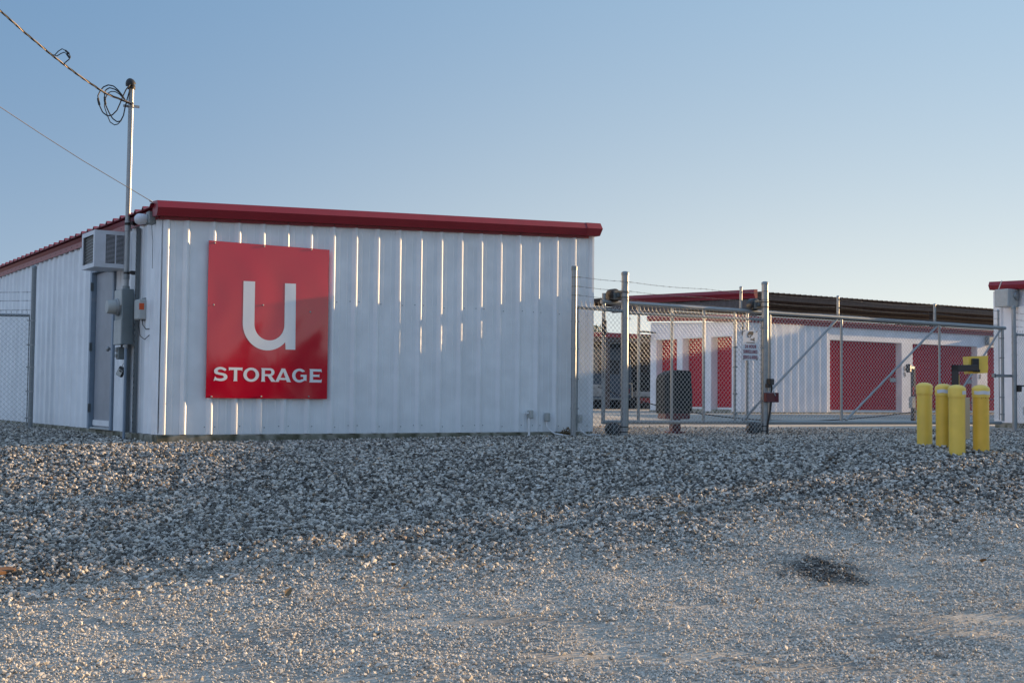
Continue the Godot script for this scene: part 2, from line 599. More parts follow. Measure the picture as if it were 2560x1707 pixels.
# ---------------------------------------------------------------- metal buildings
func rib_profile(s0: float, s1: float, ribs: Array, minor := true) -> Array:
	var pts := [Vector2(s0, 0)]
	var f := []
	for c: float in ribs:
		f.append([c - 0.046, 0.0]); f.append([c - 0.010, 0.032]); f.append([c + 0.010, 0.032]); f.append([c + 0.046, 0.0])
		if minor:
			for k: float in [0.1016, 0.2032]:
				var m := c + k
				f.append([m - 0.013, 0.0]); f.append([m - 0.006, 0.004]); f.append([m + 0.006, 0.004]); f.append([m + 0.013, 0.0])
	for p: Array in f:
		var last: Vector2 = pts[pts.size() - 1]
		if p[0] > last.x + 0.0005 and p[0] < s1 - 0.0005:
			pts.append(Vector2(p[0], p[1]))
	if f.size() and pts.size() > 1 and pts[1].y > 0.01:
		pts[0].y = 0.032
	var e: float = 0.0
	var last2: Vector2 = pts[pts.size() - 1]
	if last2.y > 0.01:
		e = 0.032
	pts.append(Vector2(s1, e))
	return pts

# wall sheets along "ax" from s0 to s1; ytop = y1 + slope * s. Each sheet is three ribs wide and is a piece of its own.
func sheets(parent: Node, origin: Vector3, ax: Vector3, out: Vector3, s0: float, s1: float, y0: float, y1: float, slope: float, first_rib: float, m: Material, minor := true) -> void:
	var ribs := []
	var c := first_rib
	while c < s1 - 0.01:
		if c > s0 + 0.01:
			ribs.append(c)
		c += 0.3048
	var cuts := [s0]
	for i in ribs.size():
		if i % 3 == 0 and ribs[i] > s0 + 0.2:
			cuts.append(ribs[i])
	if cuts.size() > 1 and s1 - cuts[cuts.size() - 1] < 0.2:
		cuts.pop_back()
	cuts.append(s1)
	for i in cuts.size() - 1:
		var a: float = cuts[i]
		var b: float = cuts[i + 1]
		var mine := []
		for r: float in ribs:
			if r > a - 0.3 and r < b + 0.05:
				mine.append(r)
		var prof := rib_profile(a, b, mine, minor)
		var lift := 0.0012 if i % 2 == 1 else 0.0
		var mb := MB.new()
		for k in prof.size() - 1:
			var p: Vector2 = prof[k]
			var q: Vector2 = prof[k + 1]
			var o0 := origin + ax * p.x + out * (p.y + lift)
			var o1 := origin + ax * q.x + out * (q.y + lift)
			mb.quad(o0 + V(0, y0, 0), o1 + V(0, y0, 0), o1 + V(0, y1 + slope * q.x, 0), o0 + V(0, y1 + slope * p.x, 0), out)
		part(mb, "panel", m, parent)

# a bent sheet-metal trim: cross-section points (out, up) swept from a to b
func trim(mb: MB, a: Vector3, b: Vector3, outa: Vector3, outb: Vector3, sect: Array, cap_a := true, cap_b := true) -> void:
	for i in sect.size() - 1:
		var p: Vector2 = sect[i]
		var q: Vector2 = sect[i + 1]
		var d := q - p
		var o := (outa + outb) * d.y * 0.5 - Vector3.UP * d.x
		mb.quad(a + outa * p.x + V(0, p.y, 0), b + outb * p.x + V(0, p.y, 0), b + outb * q.x + V(0, q.y, 0), a + outa * q.x + V(0, q.y, 0), o)
	for e in 2:
		if (e == 0 and not cap_a) or (e == 1 and not cap_b):
			continue
		var at := a if e == 0 else b
		var out := outa if e == 0 else outb
		var way := (a - b) if e == 0 else (b - a)
		for i in range(1, sect.size() - 1):
			mb.flat3(at + out * sect[0].x + V(0, sect[0].y, 0), at + out * sect[i].x + V(0, sect[i].y, 0), at + out * sect[i + 1].x + V(0, sect[i + 1].y, 0), way)

const RAKE := [Vector2(0.0, 0.036), Vector2(0.105, 0.034), Vector2(0.147, 0.126), Vector2(0.112, 0.206), Vector2(-0.05, 0.214), Vector2(-0.05, 0.036)]

func box_part(called: String, m: Material, parent: Node, a: Vector3, b: Vector3, ch := 0.0, label := "") -> MeshInstance3D:
	var mb := MB.new()
	mb.box((a + b) * 0.5, (b - a).abs(), Basis(), ch)
	return part(mb, called, m, parent, label)

func main_building() -> void:
	var B := thing("storage_office", "white ribbed metal building with dark red roof trim and a big red sign", "building", V(0, -0.1, 0))
	var X1 := 6.12
	var Z1 := -13.0
	# slab edge
	box_part("foundation", M.concrete, B, V(-0.012, -0.6, Z1), V(X1 + 0.012, -0.004, 0.014), 0.01)
	# front wall
	var y_at := func(x: float) -> float: return 2.4446 + 0.0413 * x
	var mb := MB.new()
	mb.prism(PackedVector2Array([Vector2(0.02, -0.004), Vector2(X1 - 0.02, -0.004), Vector2(X1 - 0.02, y_at.call(X1) + 0.15), Vector2(0.02, y_at.call(0.0) + 0.15)]), -0.06, -0.004)
	var fw := part(mb, "front_wall", M.white_trim, B)
	sheets(fw, Vector3.ZERO, Vector3.RIGHT, Vector3.BACK, 0.0, 0.36, 0.0, 2.4446 + 0.03, 0.0413, 0.066, M.white_panel)
	sheets(fw, Vector3.ZERO, Vector3.RIGHT, Vector3.BACK, 0.43, X1, 0.0, 2.4446 + 0.03, 0.0413, 0.613, M.white_panel)
	# the odd rib near the corner, lapped over the first sheet
	mb = MB.new()
	var lap := [Vector2(0.252, 0.002), Vector2(0.288, 0.034), Vector2(0.308, 0.034), Vector2(0.344, 0.002), Vector2(0.43, 0.002)]
	for i in lap.size() - 1:
		mb.quad(V(lap[i].x, 0.001, lap[i].y), V(lap[i + 1].x, 0.001, lap[i + 1].y), V(lap[i + 1].x, y_at.call(0.3) + 0.02, lap[i + 1].y), V(lap[i].x, y_at.call(0.3) + 0.02, lap[i].y), Vector3.BACK)
	part(mb, "panel", M.white_panel, fw)
	# screw heads in rows
	mb = MB.new()
	for row: float in [0.085, 1.62]:
		for k in 19:
			for d: float in [0.062, -0.062]:
				if d < 0 and k % 3 != 0:
					continue
				var x := 0.613 + 0.3048 * k + d
				if x < X1 - 0.05 and not (row > 1.0 and x > 0.5 and x < 2.1):
					mb.lathe([Vector2(0.007, 0.0), Vector2(0.007, 0.003), Vector2(0.004, 0.006), Vector2(0.0, 0.006)], 6, Transform3D(Basis(Vector3.RIGHT, PI / 2), V(x, row + 0.01 * sin(k * 2.3), 0.001)))
	part(mb, "screw_heads", M.dull_galvanised, fw).set_meta("kind", "stuff")
	# corner trims
	mb = MB.new()
	mb.box(V(X1 - 0.036, y_at.call(X1) / 2 + 0.01, -0.001), V(0.076, y_at.call(X1) + 0.02, 0.014))
	mb.box(V(X1 - 0.004, y_at.call(X1) / 2 + 0.01, -0.055), V(0.014, y_at.call(X1) + 0.02, 0.094))
	part(mb, "corner_trim", M.white_trim, B)
	# side wall facing the left: panels round the door
	mb = MB.new()
	mb.box(V(0.03, 1.26, -0.85), V(0.05, 2.5, 1.70))
	mb.box(V(0.03, 2.29, -2.25), V(0.05, 0.44, 1.1))
	mb.box(V(0.03, 1.26, (Z1 - 2.80) / 2), V(0.05, 2.5, absf(Z1) - 2.80))
	var lw := part(mb, "side_wall", M.white_trim, B)
	var first := 3.7586 - 0.3048 * 12.0 + 0.012
	sheets(lw, Vector3.ZERO, Vector3.FORWARD, Vector3.LEFT, 0.0, 1.66, 0.0, 2.56, 0.0, first, M.white_panel, false)
	sheets(lw, Vector3.ZERO, Vector3.FORWARD, Vector3.LEFT, 1.66, 2.83, 2.08, 2.56, 0.0, first, M.white_panel, false)
	sheets(lw, Vector3.ZERO, Vector3.FORWARD, Vector3.LEFT, 2.83, absf(Z1), 0.0, 2.56, 0.0, first, M.white_panel, false)
	# far side and back, closing the building
	box_part("rear_wall", M.white_trim, B, V(0.06, 0.0, Z1), V(X1 - 0.06, 2.55, Z1 + 0.06))
	box_part("high_side_wall", M.white_panel, B, V(X1 - 0.07, 0.0, Z1 + 0.06), V(X1 - 0.012, 2.70, -0.11))
	# roof sheets: ribs run down the slope to the low eave
	var rb := MB.new()
	for e: float in [0.0, 0.03]:
		rb.quad(V(-0.02, 2.575 - e, Z1 - 0.05), V(X1, 2.83 - e, Z1 - 0.05), V(X1, 2.83 - e, 0.05), V(-0.02, 2.575 - e, 0.05), Vector3.UP if e == 0.0 else Vector3.DOWN)
	var roof := part(rb, "roof", M.roof_under, B)
	var zc := -0.22
	while zc > Z1 + 0.5:
		var sh := MB.new()
		var prof := rib_profile(0.0, 0.9144, [0.0012, 0.3048, 0.6096, 0.9132], false)
		for k in prof.size() - 1:
			var p: Vector2 = prof[k]
			var q: Vector2 = prof[k + 1]
			var za := zc + 0.22 - p.x
			var zb := zc + 0.22 - q.x
			for e: float in [0.0, 0.012]:
				sh.quad(V(-0.13, 2.592 + p.y - e, za), V(-0.13, 2.592 + q.y - e, zb), V(X1 + 0.02, 2.592 + 0.0413 * 6.25 + q.y - e, zb), V(X1 + 0.02, 2.592 + 0.0413 * 6.25 + p.y - e, za), Vector3.UP if e == 0.0 else Vector3.DOWN)
			sh.quad(V(-0.13, 2.592 + p.y, za), V(-0.13, 2.592 + q.y, zb), V(-0.13, 2.580 + q.y, zb), V(-0.13, 2.580 + p.y, za), Vector3.LEFT)
		part(sh, "roof_panel", M.red_trim, roof)
		zc -= 0.9144
	# low eave trim under the sheet ends
	mb = MB.new()
	trim(mb, V(0, 0, 0.02), V(0, 0, Z1), Vector3.LEFT, Vector3.LEFT, [Vector2(0.034, 2.45), Vector2(0.040, 2.452), Vector2(0.046, 2.522), Vector2(0.085, 2.565), Vector2(0.0, 2.57)])
	var et := part(mb, "eave_trim", M.red_trim, B)
	mb = MB.new()
	var zz := -0.25
	while zz > -10.0:
		mb.lathe([Vector2(0.009, 0.0), Vector2(0.009, 0.004), Vector2(0.0, 0.006)], 6, Transform3D(Basis(Vector3.BACK, PI / 2), V(-0.042, 2.492, zz)))
		zz -= 0.3048
	part(mb, "screw_heads", M.iron, et).set_meta("kind", "stuff")
	# rake trim across the front, and its return along the high side
	mb = MB.new()
	var a := V(-0.09, y_at.call(-0.09), 0)
	var b := V(X1, y_at.call(X1), 0)
	trim(mb, a, V(X1 - 0.16, y_at.call(X1 - 0.16), 0), Vector3.BACK, Vector3.BACK, RAKE, true, false)
	var rake := part(mb, "rake_trim", M.red_trim, B)
	mb = MB.new()
	var grown := []
	for p: Vector2 in RAKE:
		grown.append(p + Vector2(0.003, 0.003 if p.y > 0.1 else -0.003))
	trim(mb, V(X1 - 0.2, y_at.call(X1 - 0.2), 0), V(X1 - 0.005, y_at.call(X1), 0), Vector3.BACK, V(0.45, 0, 1.0), grown, true, false)
	trim(mb, V(X1 - 0.005, y_at.call(X1), 0), V(X1 - 0.005, y_at.call(X1), Z1), V(0.45, 0, 1.0), V(0.45, 0, 0), grown, false, true)
	part(mb, "corner_cap", M.red_trim, rake)
	mb = MB.new()
	trim(mb, V(-0.03, y_at.call(-0.03), 0), V(X1 - 0.1, y_at.call(X1 - 0.1), 0), Vector3.BACK, Vector3.BACK, [Vector2(0.0, 0.0), Vector2(0.040, 0.0), Vector2(0.043, 0.037), Vector2(0.0, 0.037)])
	part(mb, "lower_trim", M.red_trim, rake)
	mb = MB.new()
	for k in 20:
		var x := 0.613 + 0.3048 * (k - 2)
		mb.lathe([Vector2(0.009, 0.0), Vector2(0.009, 0.005), Vector2(0.0, 0.008)], 6, Transform3D(Basis(Vector3.RIGHT, PI / 2), V(x, y_at.call(x) + 0.02, 0.0415)))
	part(mb, "screw_heads", M.maroon, rake).set_meta("kind", "stuff")
	# door in the side wall
	mb = MB.new()
	mb.box(V(0.02, 1.02, -2.235), V(0.04, 2.02, 0.93), Basis(), 0.003)
	var door := part(mb, "door", M.door_grey, B)
	mb = MB.new()
	mb.box(V(-0.012, 1.04, -1.715), V(0.10, 2.08, 0.07), Basis(), 0.004)
	mb.box(V(-0.012, 1.04, -2.765), V(0.10, 2.08, 0.08), Basis(), 0.004)
	mb.box(V(-0.012, 2.075, -2.24), V(0.10, 0.07, 0.97), Basis(), 0.004)
	part(mb, "frame", M.frame_grey, door)
	box_part("kick_strip", M.white_trim, door, V(-0.012, 0.045, -2.70), V(0.0, 0.115, -1.77))
	box_part("sill", M.pale_grey, door, V(-0.05, 0.0, -2.70), V(0.02, 0.022, -1.77), 0.004)
	for y: float in [1.86, 1.07, 0.27]:
		mb = MB.new()
		mb.tube([V(-0.066, y - 0.055, -2.722), V(-0.066, y + 0.055, -2.722)], 0.008, 8)
		mb.box(V(-0.05, y, -2.7225), V(0.03, 0.11, 0.005))
		part(mb, "hinge", M.strut, door)
	mb = MB.new()
	mb.lathe([Vector2(0.035, 0), Vector2(0.035, 0.008), Vector2(0.014, 0.014), Vector2(0.013, 0.045), Vector2(0.03, 0.052), Vector2(0.034, 0.07), Vector2(0.024, 0.085), Vector2(0.0, 0.088)], 14, Transform3D(Basis(Vector3.BACK, PI / 2), V(0.0, 1.02, -1.86)))
	part(mb, "handle", M.galvanised, door)
	mb = MB.new()
	mb.lathe([Vector2(0.03, 0), Vector2(0.03, 0.012), Vector2(0.0, 0.016)], 12, Transform3D(Basis(Vector3.BACK, PI / 2), V(0.0, 1.16, -1.86)))
	part(mb, "deadbolt", M.galvanised, door)

# ---------------------------------------------------------------- the red sign
func arc(out: PackedVector2Array, cx: float, cy: float, rx: float, ry: float, a0: float, a1: float, steps: int) -> void:
	for i in steps + 1:
		var t := deg_to_rad(lerpf(a0, a1, float(i) / steps))
		out.append(Vector2(cx + rx * cos(t), cy + ry * sin(t)))

func sign_panel() -> void:
	var o := V(0.545, 0.42, 0.052)
	var S := thing("sign_panel", "large glossy red sign with a white letter u and the word STORAGE", "sign", o)
	var w := 1.522
	var h := 1.824
	var warp := func(x: float, y: float) -> float:
		return 0.0022 * sin(x * 8.3 + 0.6) * sin(y * 3.4 + 0.4) + 0.0011 * sin(x * 15.0 + 2.0 * sin(y * 4.0)) * smoothstep(0.5, 1.0, y) * smoothstep(1.75, 1.2, y)
	var mb := MB.new()
	var nx := 44
	var ny := 44
	var P := func(i: int, j: int) -> Vector3:
		var x := w * i / nx
		var y := h * j / ny
		return o + V(x, y, warp.call(x, y))
	var N := func(i: int, j: int) -> Vector3:
		var x := w * i / nx
		var y := h * j / ny
		var e := 0.01
		return V(warp.call(x - e, y) - warp.call(x + e, y), warp.call(x, y - e) - warp.call(x, y + e), 2.0 * e).normalized()
	for j in ny:
		for i in nx:
			mb.tri(P.call(i, j), P.call(i + 1, j), P.call(i + 1, j + 1), N.call(i, j), N.call(i + 1, j), N.call(i + 1, j + 1))
			mb.tri(P.call(i, j), P.call(i + 1, j + 1), P.call(i, j + 1), N.call(i, j), N.call(i + 1, j + 1), N.call(i, j + 1))
	mb.quad(o + V(0, 0, -0.012), o + V(w, 0, -0.012), o + V(w, h, -0.012), o + V(0, h, -0.012), Vector3.FORWARD)
	for e: Array in [[V(0, 0, 0), V(w, 0, 0), Vector3.DOWN], [V(0, h, 0), V(w, h, 0), Vector3.UP], [V(0, 0, 0), V(0, h, 0), Vector3.LEFT], [V(w, 0, 0), V(w, h, 0), Vector3.RIGHT]]:
		mb.quad(o + e[0] - V(0, 0, 0.012), o + e[1] - V(0, 0, 0.012), o + e[1], o + e[0], e[2])
	part(mb, "panel", M.sign_red, S)
	var lift := func(p: Vector2) -> Vector3:
		return o + V(p.x, p.y, warp.call(p.x, p.y) + 0.0012)
	var tilt := func(p: Vector2) -> Vector3:
		var e := 0.01
		return V(warp.call(p.x - e, p.y) - warp.call(p.x + e, p.y), warp.call(p.x, p.y - e) - warp.call(p.x, p.y + e), 2.0 * e).normalized()
	var lay_letter := func(called: String, polys: Array, label: String) -> void:
		var lm := MB.new()
		for poly: PackedVector2Array in polys:
			var ix := Geometry2D.triangulate_polygon(poly)
			var todo := []
			for i in range(0, ix.size(), 3):
				todo.append([poly[ix[i]], poly[ix[i + 1]], poly[ix[i + 2]]])
			while todo.size():
				var t: Array = todo.pop_back()
				var a: Vector2 = t[0]
				var b: Vector2 = t[1]
				var d: Vector2 = t[2]
				var m := maxf(a.distance_to(b), maxf(b.distance_to(d), d.distance_to(a)))
				if m > 0.05:
					# halve the longest side, so that the thin vinyl follows the slightly wavy sheet
					if m == a.distance_to(b):
						todo.append([a, (a + b) * 0.5, d])
						todo.append([(a + b) * 0.5, b, d])
					elif m == b.distance_to(d):
						todo.append([b, (b + d) * 0.5, a])
						todo.append([(b + d) * 0.5, d, a])
					else:
						todo.append([d, (d + a) * 0.5, b])
						todo.append([(d + a) * 0.5, a, b])
				else:
					lm.tri(lift.call(a), lift.call(b), lift.call(d), tilt.call(a), tilt.call(b), tilt.call(d))
		part(lm, called, M.sign_white, S, label)
	var u := PackedVector2Array([Vector2(0.428, 1.377)])
	arc(u, 0.735, 0.885, 0.307, 0.315, 180.0, 318.5, 30)
	u.append_array([Vector2(0.971, 0.587), Vector2(1.096, 0.588), Vector2(1.089, 1.383), Vector2(0.95, 1.38)])
	arc(u, 0.761, 0.88, 0.19, 0.191, 360.0, 180.0, 30)
	u.append(Vector2(0.570, 1.379))
	lay_letter.call("letter", [u], "big white lowercase letter u")
	# STORAGE in wide capitals with small wedge serifs
	var y0 := 0.199
	var y1 := 0.359
	var bar := func(xa: float, ya: float, xb: float, yb: float) -> PackedVector2Array:
		return PackedVector2Array([Vector2(xa, ya), Vector2(xb, ya), Vector2(xb, yb), Vector2(xa, yb)])
	var stem := func(xa: float, xb: float) -> PackedVector2Array:
		return PackedVector2Array([Vector2(xa - 0.007, y0), Vector2(xb + 0.007, y0), Vector2(xb, y0 + 0.02), Vector2(xb, y1 - 0.02), Vector2(xb + 0.007, y1), Vector2(xa - 0.007, y1), Vector2(xa, y1 - 0.02), Vector2(xa, y0 + 0.02)])
	var ring := func(cx: float, cy: float, rx: float, ry: float, tx: float, ty: float, a0: float, a1: float) -> PackedVector2Array:
		var p := PackedVector2Array()
		arc(p, cx, cy, rx, ry, a0, a1, 28)
		arc(p, cx, cy, rx - tx, ry - ty, a1, a0, 28)
		return p
	# S: upper and lower bows joined by a diagonal spine
	var sp := PackedVector2Array()
	arc(sp, 0.168, 0.3135, 0.078, 0.0475, 22.0, 180.0, 16)
	sp.append_array([Vector2(0.094, 0.292), Vector2(0.112, 0.279), Vector2(0.150, 0.270), Vector2(0.188, 0.264), Vector2(0.205, 0.256)])
	arc(sp, 0.163, 0.2475, 0.047, 0.021, 0.0, -90.0, 6)
	sp.append_array([Vector2(0.130, 0.230), Vector2(0.112, 0.242), Vector2(0.104, 0.254), Vector2(0.086, 0.2), Vector2(0.099, 0.2), Vector2(0.105, 0.207)])
	arc(sp, 0.172, 0.2455, 0.081, 0.0485, -100.0, 0.0, 14)
	sp.append_array([Vector2(0.249, 0.266), Vector2(0.228, 0.284), Vector2(0.190, 0.293), Vector2(0.150, 0.299), Vector2(0.134, 0.306)])
	arc(sp, 0.168, 0.3135, 0.036, 0.020, 180.0, 40.0, 8)
	sp.append_array([Vector2(0.222, 0.315)])
	lay_letter.call("letter", [sp], "white capital letter S")
	lay_letter.call("letter", [PackedVector2Array([Vector2(0.330, y0), Vector2(0.376, y0), Vector2(0.372, y0 + 0.02), Vector2(0.372, y1 - 0.030), Vector2(0.423, y1 - 0.030), Vector2(0.434, y1 - 0.040), Vector2(0.438, y1), Vector2(0.266, y1), Vector2(0.270, y1 - 0.040), Vector2(0.281, y1 - 0.030), Vector2(0.332, y1 - 0.030), Vector2(0.332, y0 + 0.02), Vector2(0.326, y0)])], "white capital letter T")
	lay_letter.call("letter", [ring.call(0.545, 0.278, 0.097, 0.083, 0.042, 0.028, 90.0, 270.0), ring.call(0.545, 0.278, 0.097, 0.083, 0.042, 0.028, -90.0, 90.0)], "white capital letter O")
	var rb := PackedVector2Array([Vector2(0.714, y1), Vector2(0.775, y1)])
	arc(rb, 0.782, 0.312, 0.052, 0.047, 90.0, -90.0, 14)
	rb.append_array([Vector2(0.714, 0.265), Vector2(0.714, 0.288), Vector2(0.775, 0.288)])
	arc(rb, 0.775, 0.3115, 0.020, 0.0225, -90.0, 90.0, 10)
	rb.append_array([Vector2(0.714, y1 - 0.025)])
	lay_letter.call("letter", [stem.call(0.674, 0.7139), rb, PackedVector2Array([Vector2(0.748, 0.2655), Vector2(0.796, 0.2665), Vector2(0.853, y0), Vector2(0.797, y0)])], "white capital letter R")
	lay_letter.call("letter", [
		PackedVector2Array([Vector2(0.841, y0), Vector2(0.889, y0), Vector2(0.900, 0.223), Vector2(0.911, 0.247), Vector2(0.946, 0.322), Vector2(0.946, y1), Vector2(0.925, y1), Vector2(0.850, 0.207)]),
		PackedVector2Array([Vector2(0.946, y1), Vector2(0.946, 0.322), Vector2(0.976, 0.247), Vector2(0.985, 0.223), Vector2(0.995, y0), Vector2(1.050, y0), Vector2(1.042, 0.207), Vector2(0.968, y1)]),
		PackedVector2Array([Vector2(0.900, 0.223), Vector2(0.985, 0.223), Vector2(0.976, 0.247), Vector2(0.911, 0.247)])], "white capital letter A")
	var gp := PackedVector2Array()
	arc(gp, 1.155, 0.279, 0.094, 0.083, 38.0, 316.0, 30)
	gp.append_array([Vector2(1.249, 0.216), Vector2(1.249, 0.290), Vector2(1.172, 0.290), Vector2(1.172, 0.264), Vector2(1.207, 0.264), Vector2(1.207, 0.236)])
	arc(gp, 1.155, 0.279, 0.052, 0.055, 306.0, 48.0, 24)
	lay_letter.call("letter", [gp], "white capital letter G")
	lay_letter.call("letter", [PackedVector2Array([Vector2(1.284, y0), Vector2(1.444, y0), Vector2(1.450, 0.242), Vector2(1.438, 0.230), Vector2(1.333, 0.230), Vector2(1.333, 0.267), Vector2(1.408, 0.267), Vector2(1.416, 0.258), Vector2(1.416, 0.302), Vector2(1.408, 0.293), Vector2(1.333, 0.293), Vector2(1.333, 0.331), Vector2(1.436, 0.331), Vector2(1.447, 0.320), Vector2(1.442, 0.361), Vector2(1.284, 0.361), Vector2(1.291, 0.343), Vector2(1.291, 0.219)])], "white capital letter E")
	for p: Array in [[0.068, 1.800], [0.676, 1.805], [1.281, 1.808], [0.676, 1.105], [1.282, 1.053], [0.064, 0.016], [0.672, 0.023], [1.279, 0.028], [0.070, 1.08]]:
		mb = MB.new()
		mb.lathe([Vector2(0.011, 0), Vector2(0.011, 0.004), Vector2(0.007, 0.009), Vector2(0.0, 0.01)], 8, Transform3D(Basis(Vector3.RIGHT, PI / 2), o + V(p[0], p[1], 0.001)))
		part(mb, "screw", M.galvanised, S)

# ---------------------------------------------------------------- storage units behind
func roll_door(parent: Node, at: Vector3, ax: Vector3, out: Vector3, w: float, y0: float, y1: float) -> void:
	# a ribbed steel curtain, one mesh, with a bottom bar
	var mb := MB.new()
	var y := y0 + 0.06
	var step := 0.076
	while y < y1 - 0.01:
		var t := minf(y + step, y1)
		var a := at + out * 0.0
		var b := at + out * 0.03
		var ym := y + (t - y) * 0.55
		mb.quad(a + V(0, y, 0), a + ax * w + V(0, y, 0), b + ax * w + V(0, y + 0.014, 0), b + V(0, y + 0.014, 0), out + Vector3.DOWN)
		mb.quad(b + V(0, y + 0.014, 0), b + ax * w + V(0, y + 0.014, 0), b + ax * w + V(0, ym, 0), b + V(0, ym, 0), out)
		mb.quad(b + V(0, ym, 0), b + ax * w + V(0, ym, 0), a + ax * w + V(0, t - 0.012, 0), a + V(0, t - 0.012, 0), out + Vector3.UP)
		mb.quad(a + V(0, t - 0.012, 0), a + ax * w + V(0, t - 0.012, 0), a + ax * w + V(0, t, 0), a + V(0, t, 0), out)
		y += step
	var d := part(mb, "roll_up_door", M.red_door, parent)
	mb = MB.new()
	mb.quad(at + out * 0.032 + V(0, y0, 0), at + out * 0.032 + ax * w + V(0, y0, 0), at + out * 0.032 + ax * w + V(0, y0 + 0.06, 0), at + out * 0.032 + V(0, y0 + 0.06, 0), out)
	mb.quad(at + V(0, y0 + 0.06, 0), at + ax * w + V(0, y0 + 0.06, 0), at + out * 0.032 + ax * w + V(0, y0 + 0.06, 0), at + out * 0.032 + V(0, y0 + 0.06, 0), Vector3.UP)
	part(mb, "bottom_bar", M.white_trim, d)
	if w > 2.0:
		mb = MB.new()
		mb.box(at + ax * (w - 0.16) + out * 0.03 + V(0, y0 + 1.02, 0), ax.abs() * 0.26 + V(0, 0.13, 0) + out.abs() * 0.03)
		part(mb, "latch", M.pale_grey, d)

func text(words: String, height: float, at: Vector3, m: Material, parent: Node, called: String, turn := 0.0, stretch := 1.0) -> void:
	var f := SystemFont.new()
	f.font_names = PackedStringArray(["Droid Sans"])
	f.font_weight = 700
	var t := TextMesh.new()
	t.font = f
	t.text = words
	t.font_size = 64
	t.pixel_size = height / 46.0
	t.depth = 0.003
	var o := MeshInstance3D.new()
	o.name = called
	o.mesh = t
	o.material_override = m
	parent.add_child(o, true)
	o.position = at - where(parent)
	o.rotation.y = turn
	o.scale = V(stretch, 1, 1)

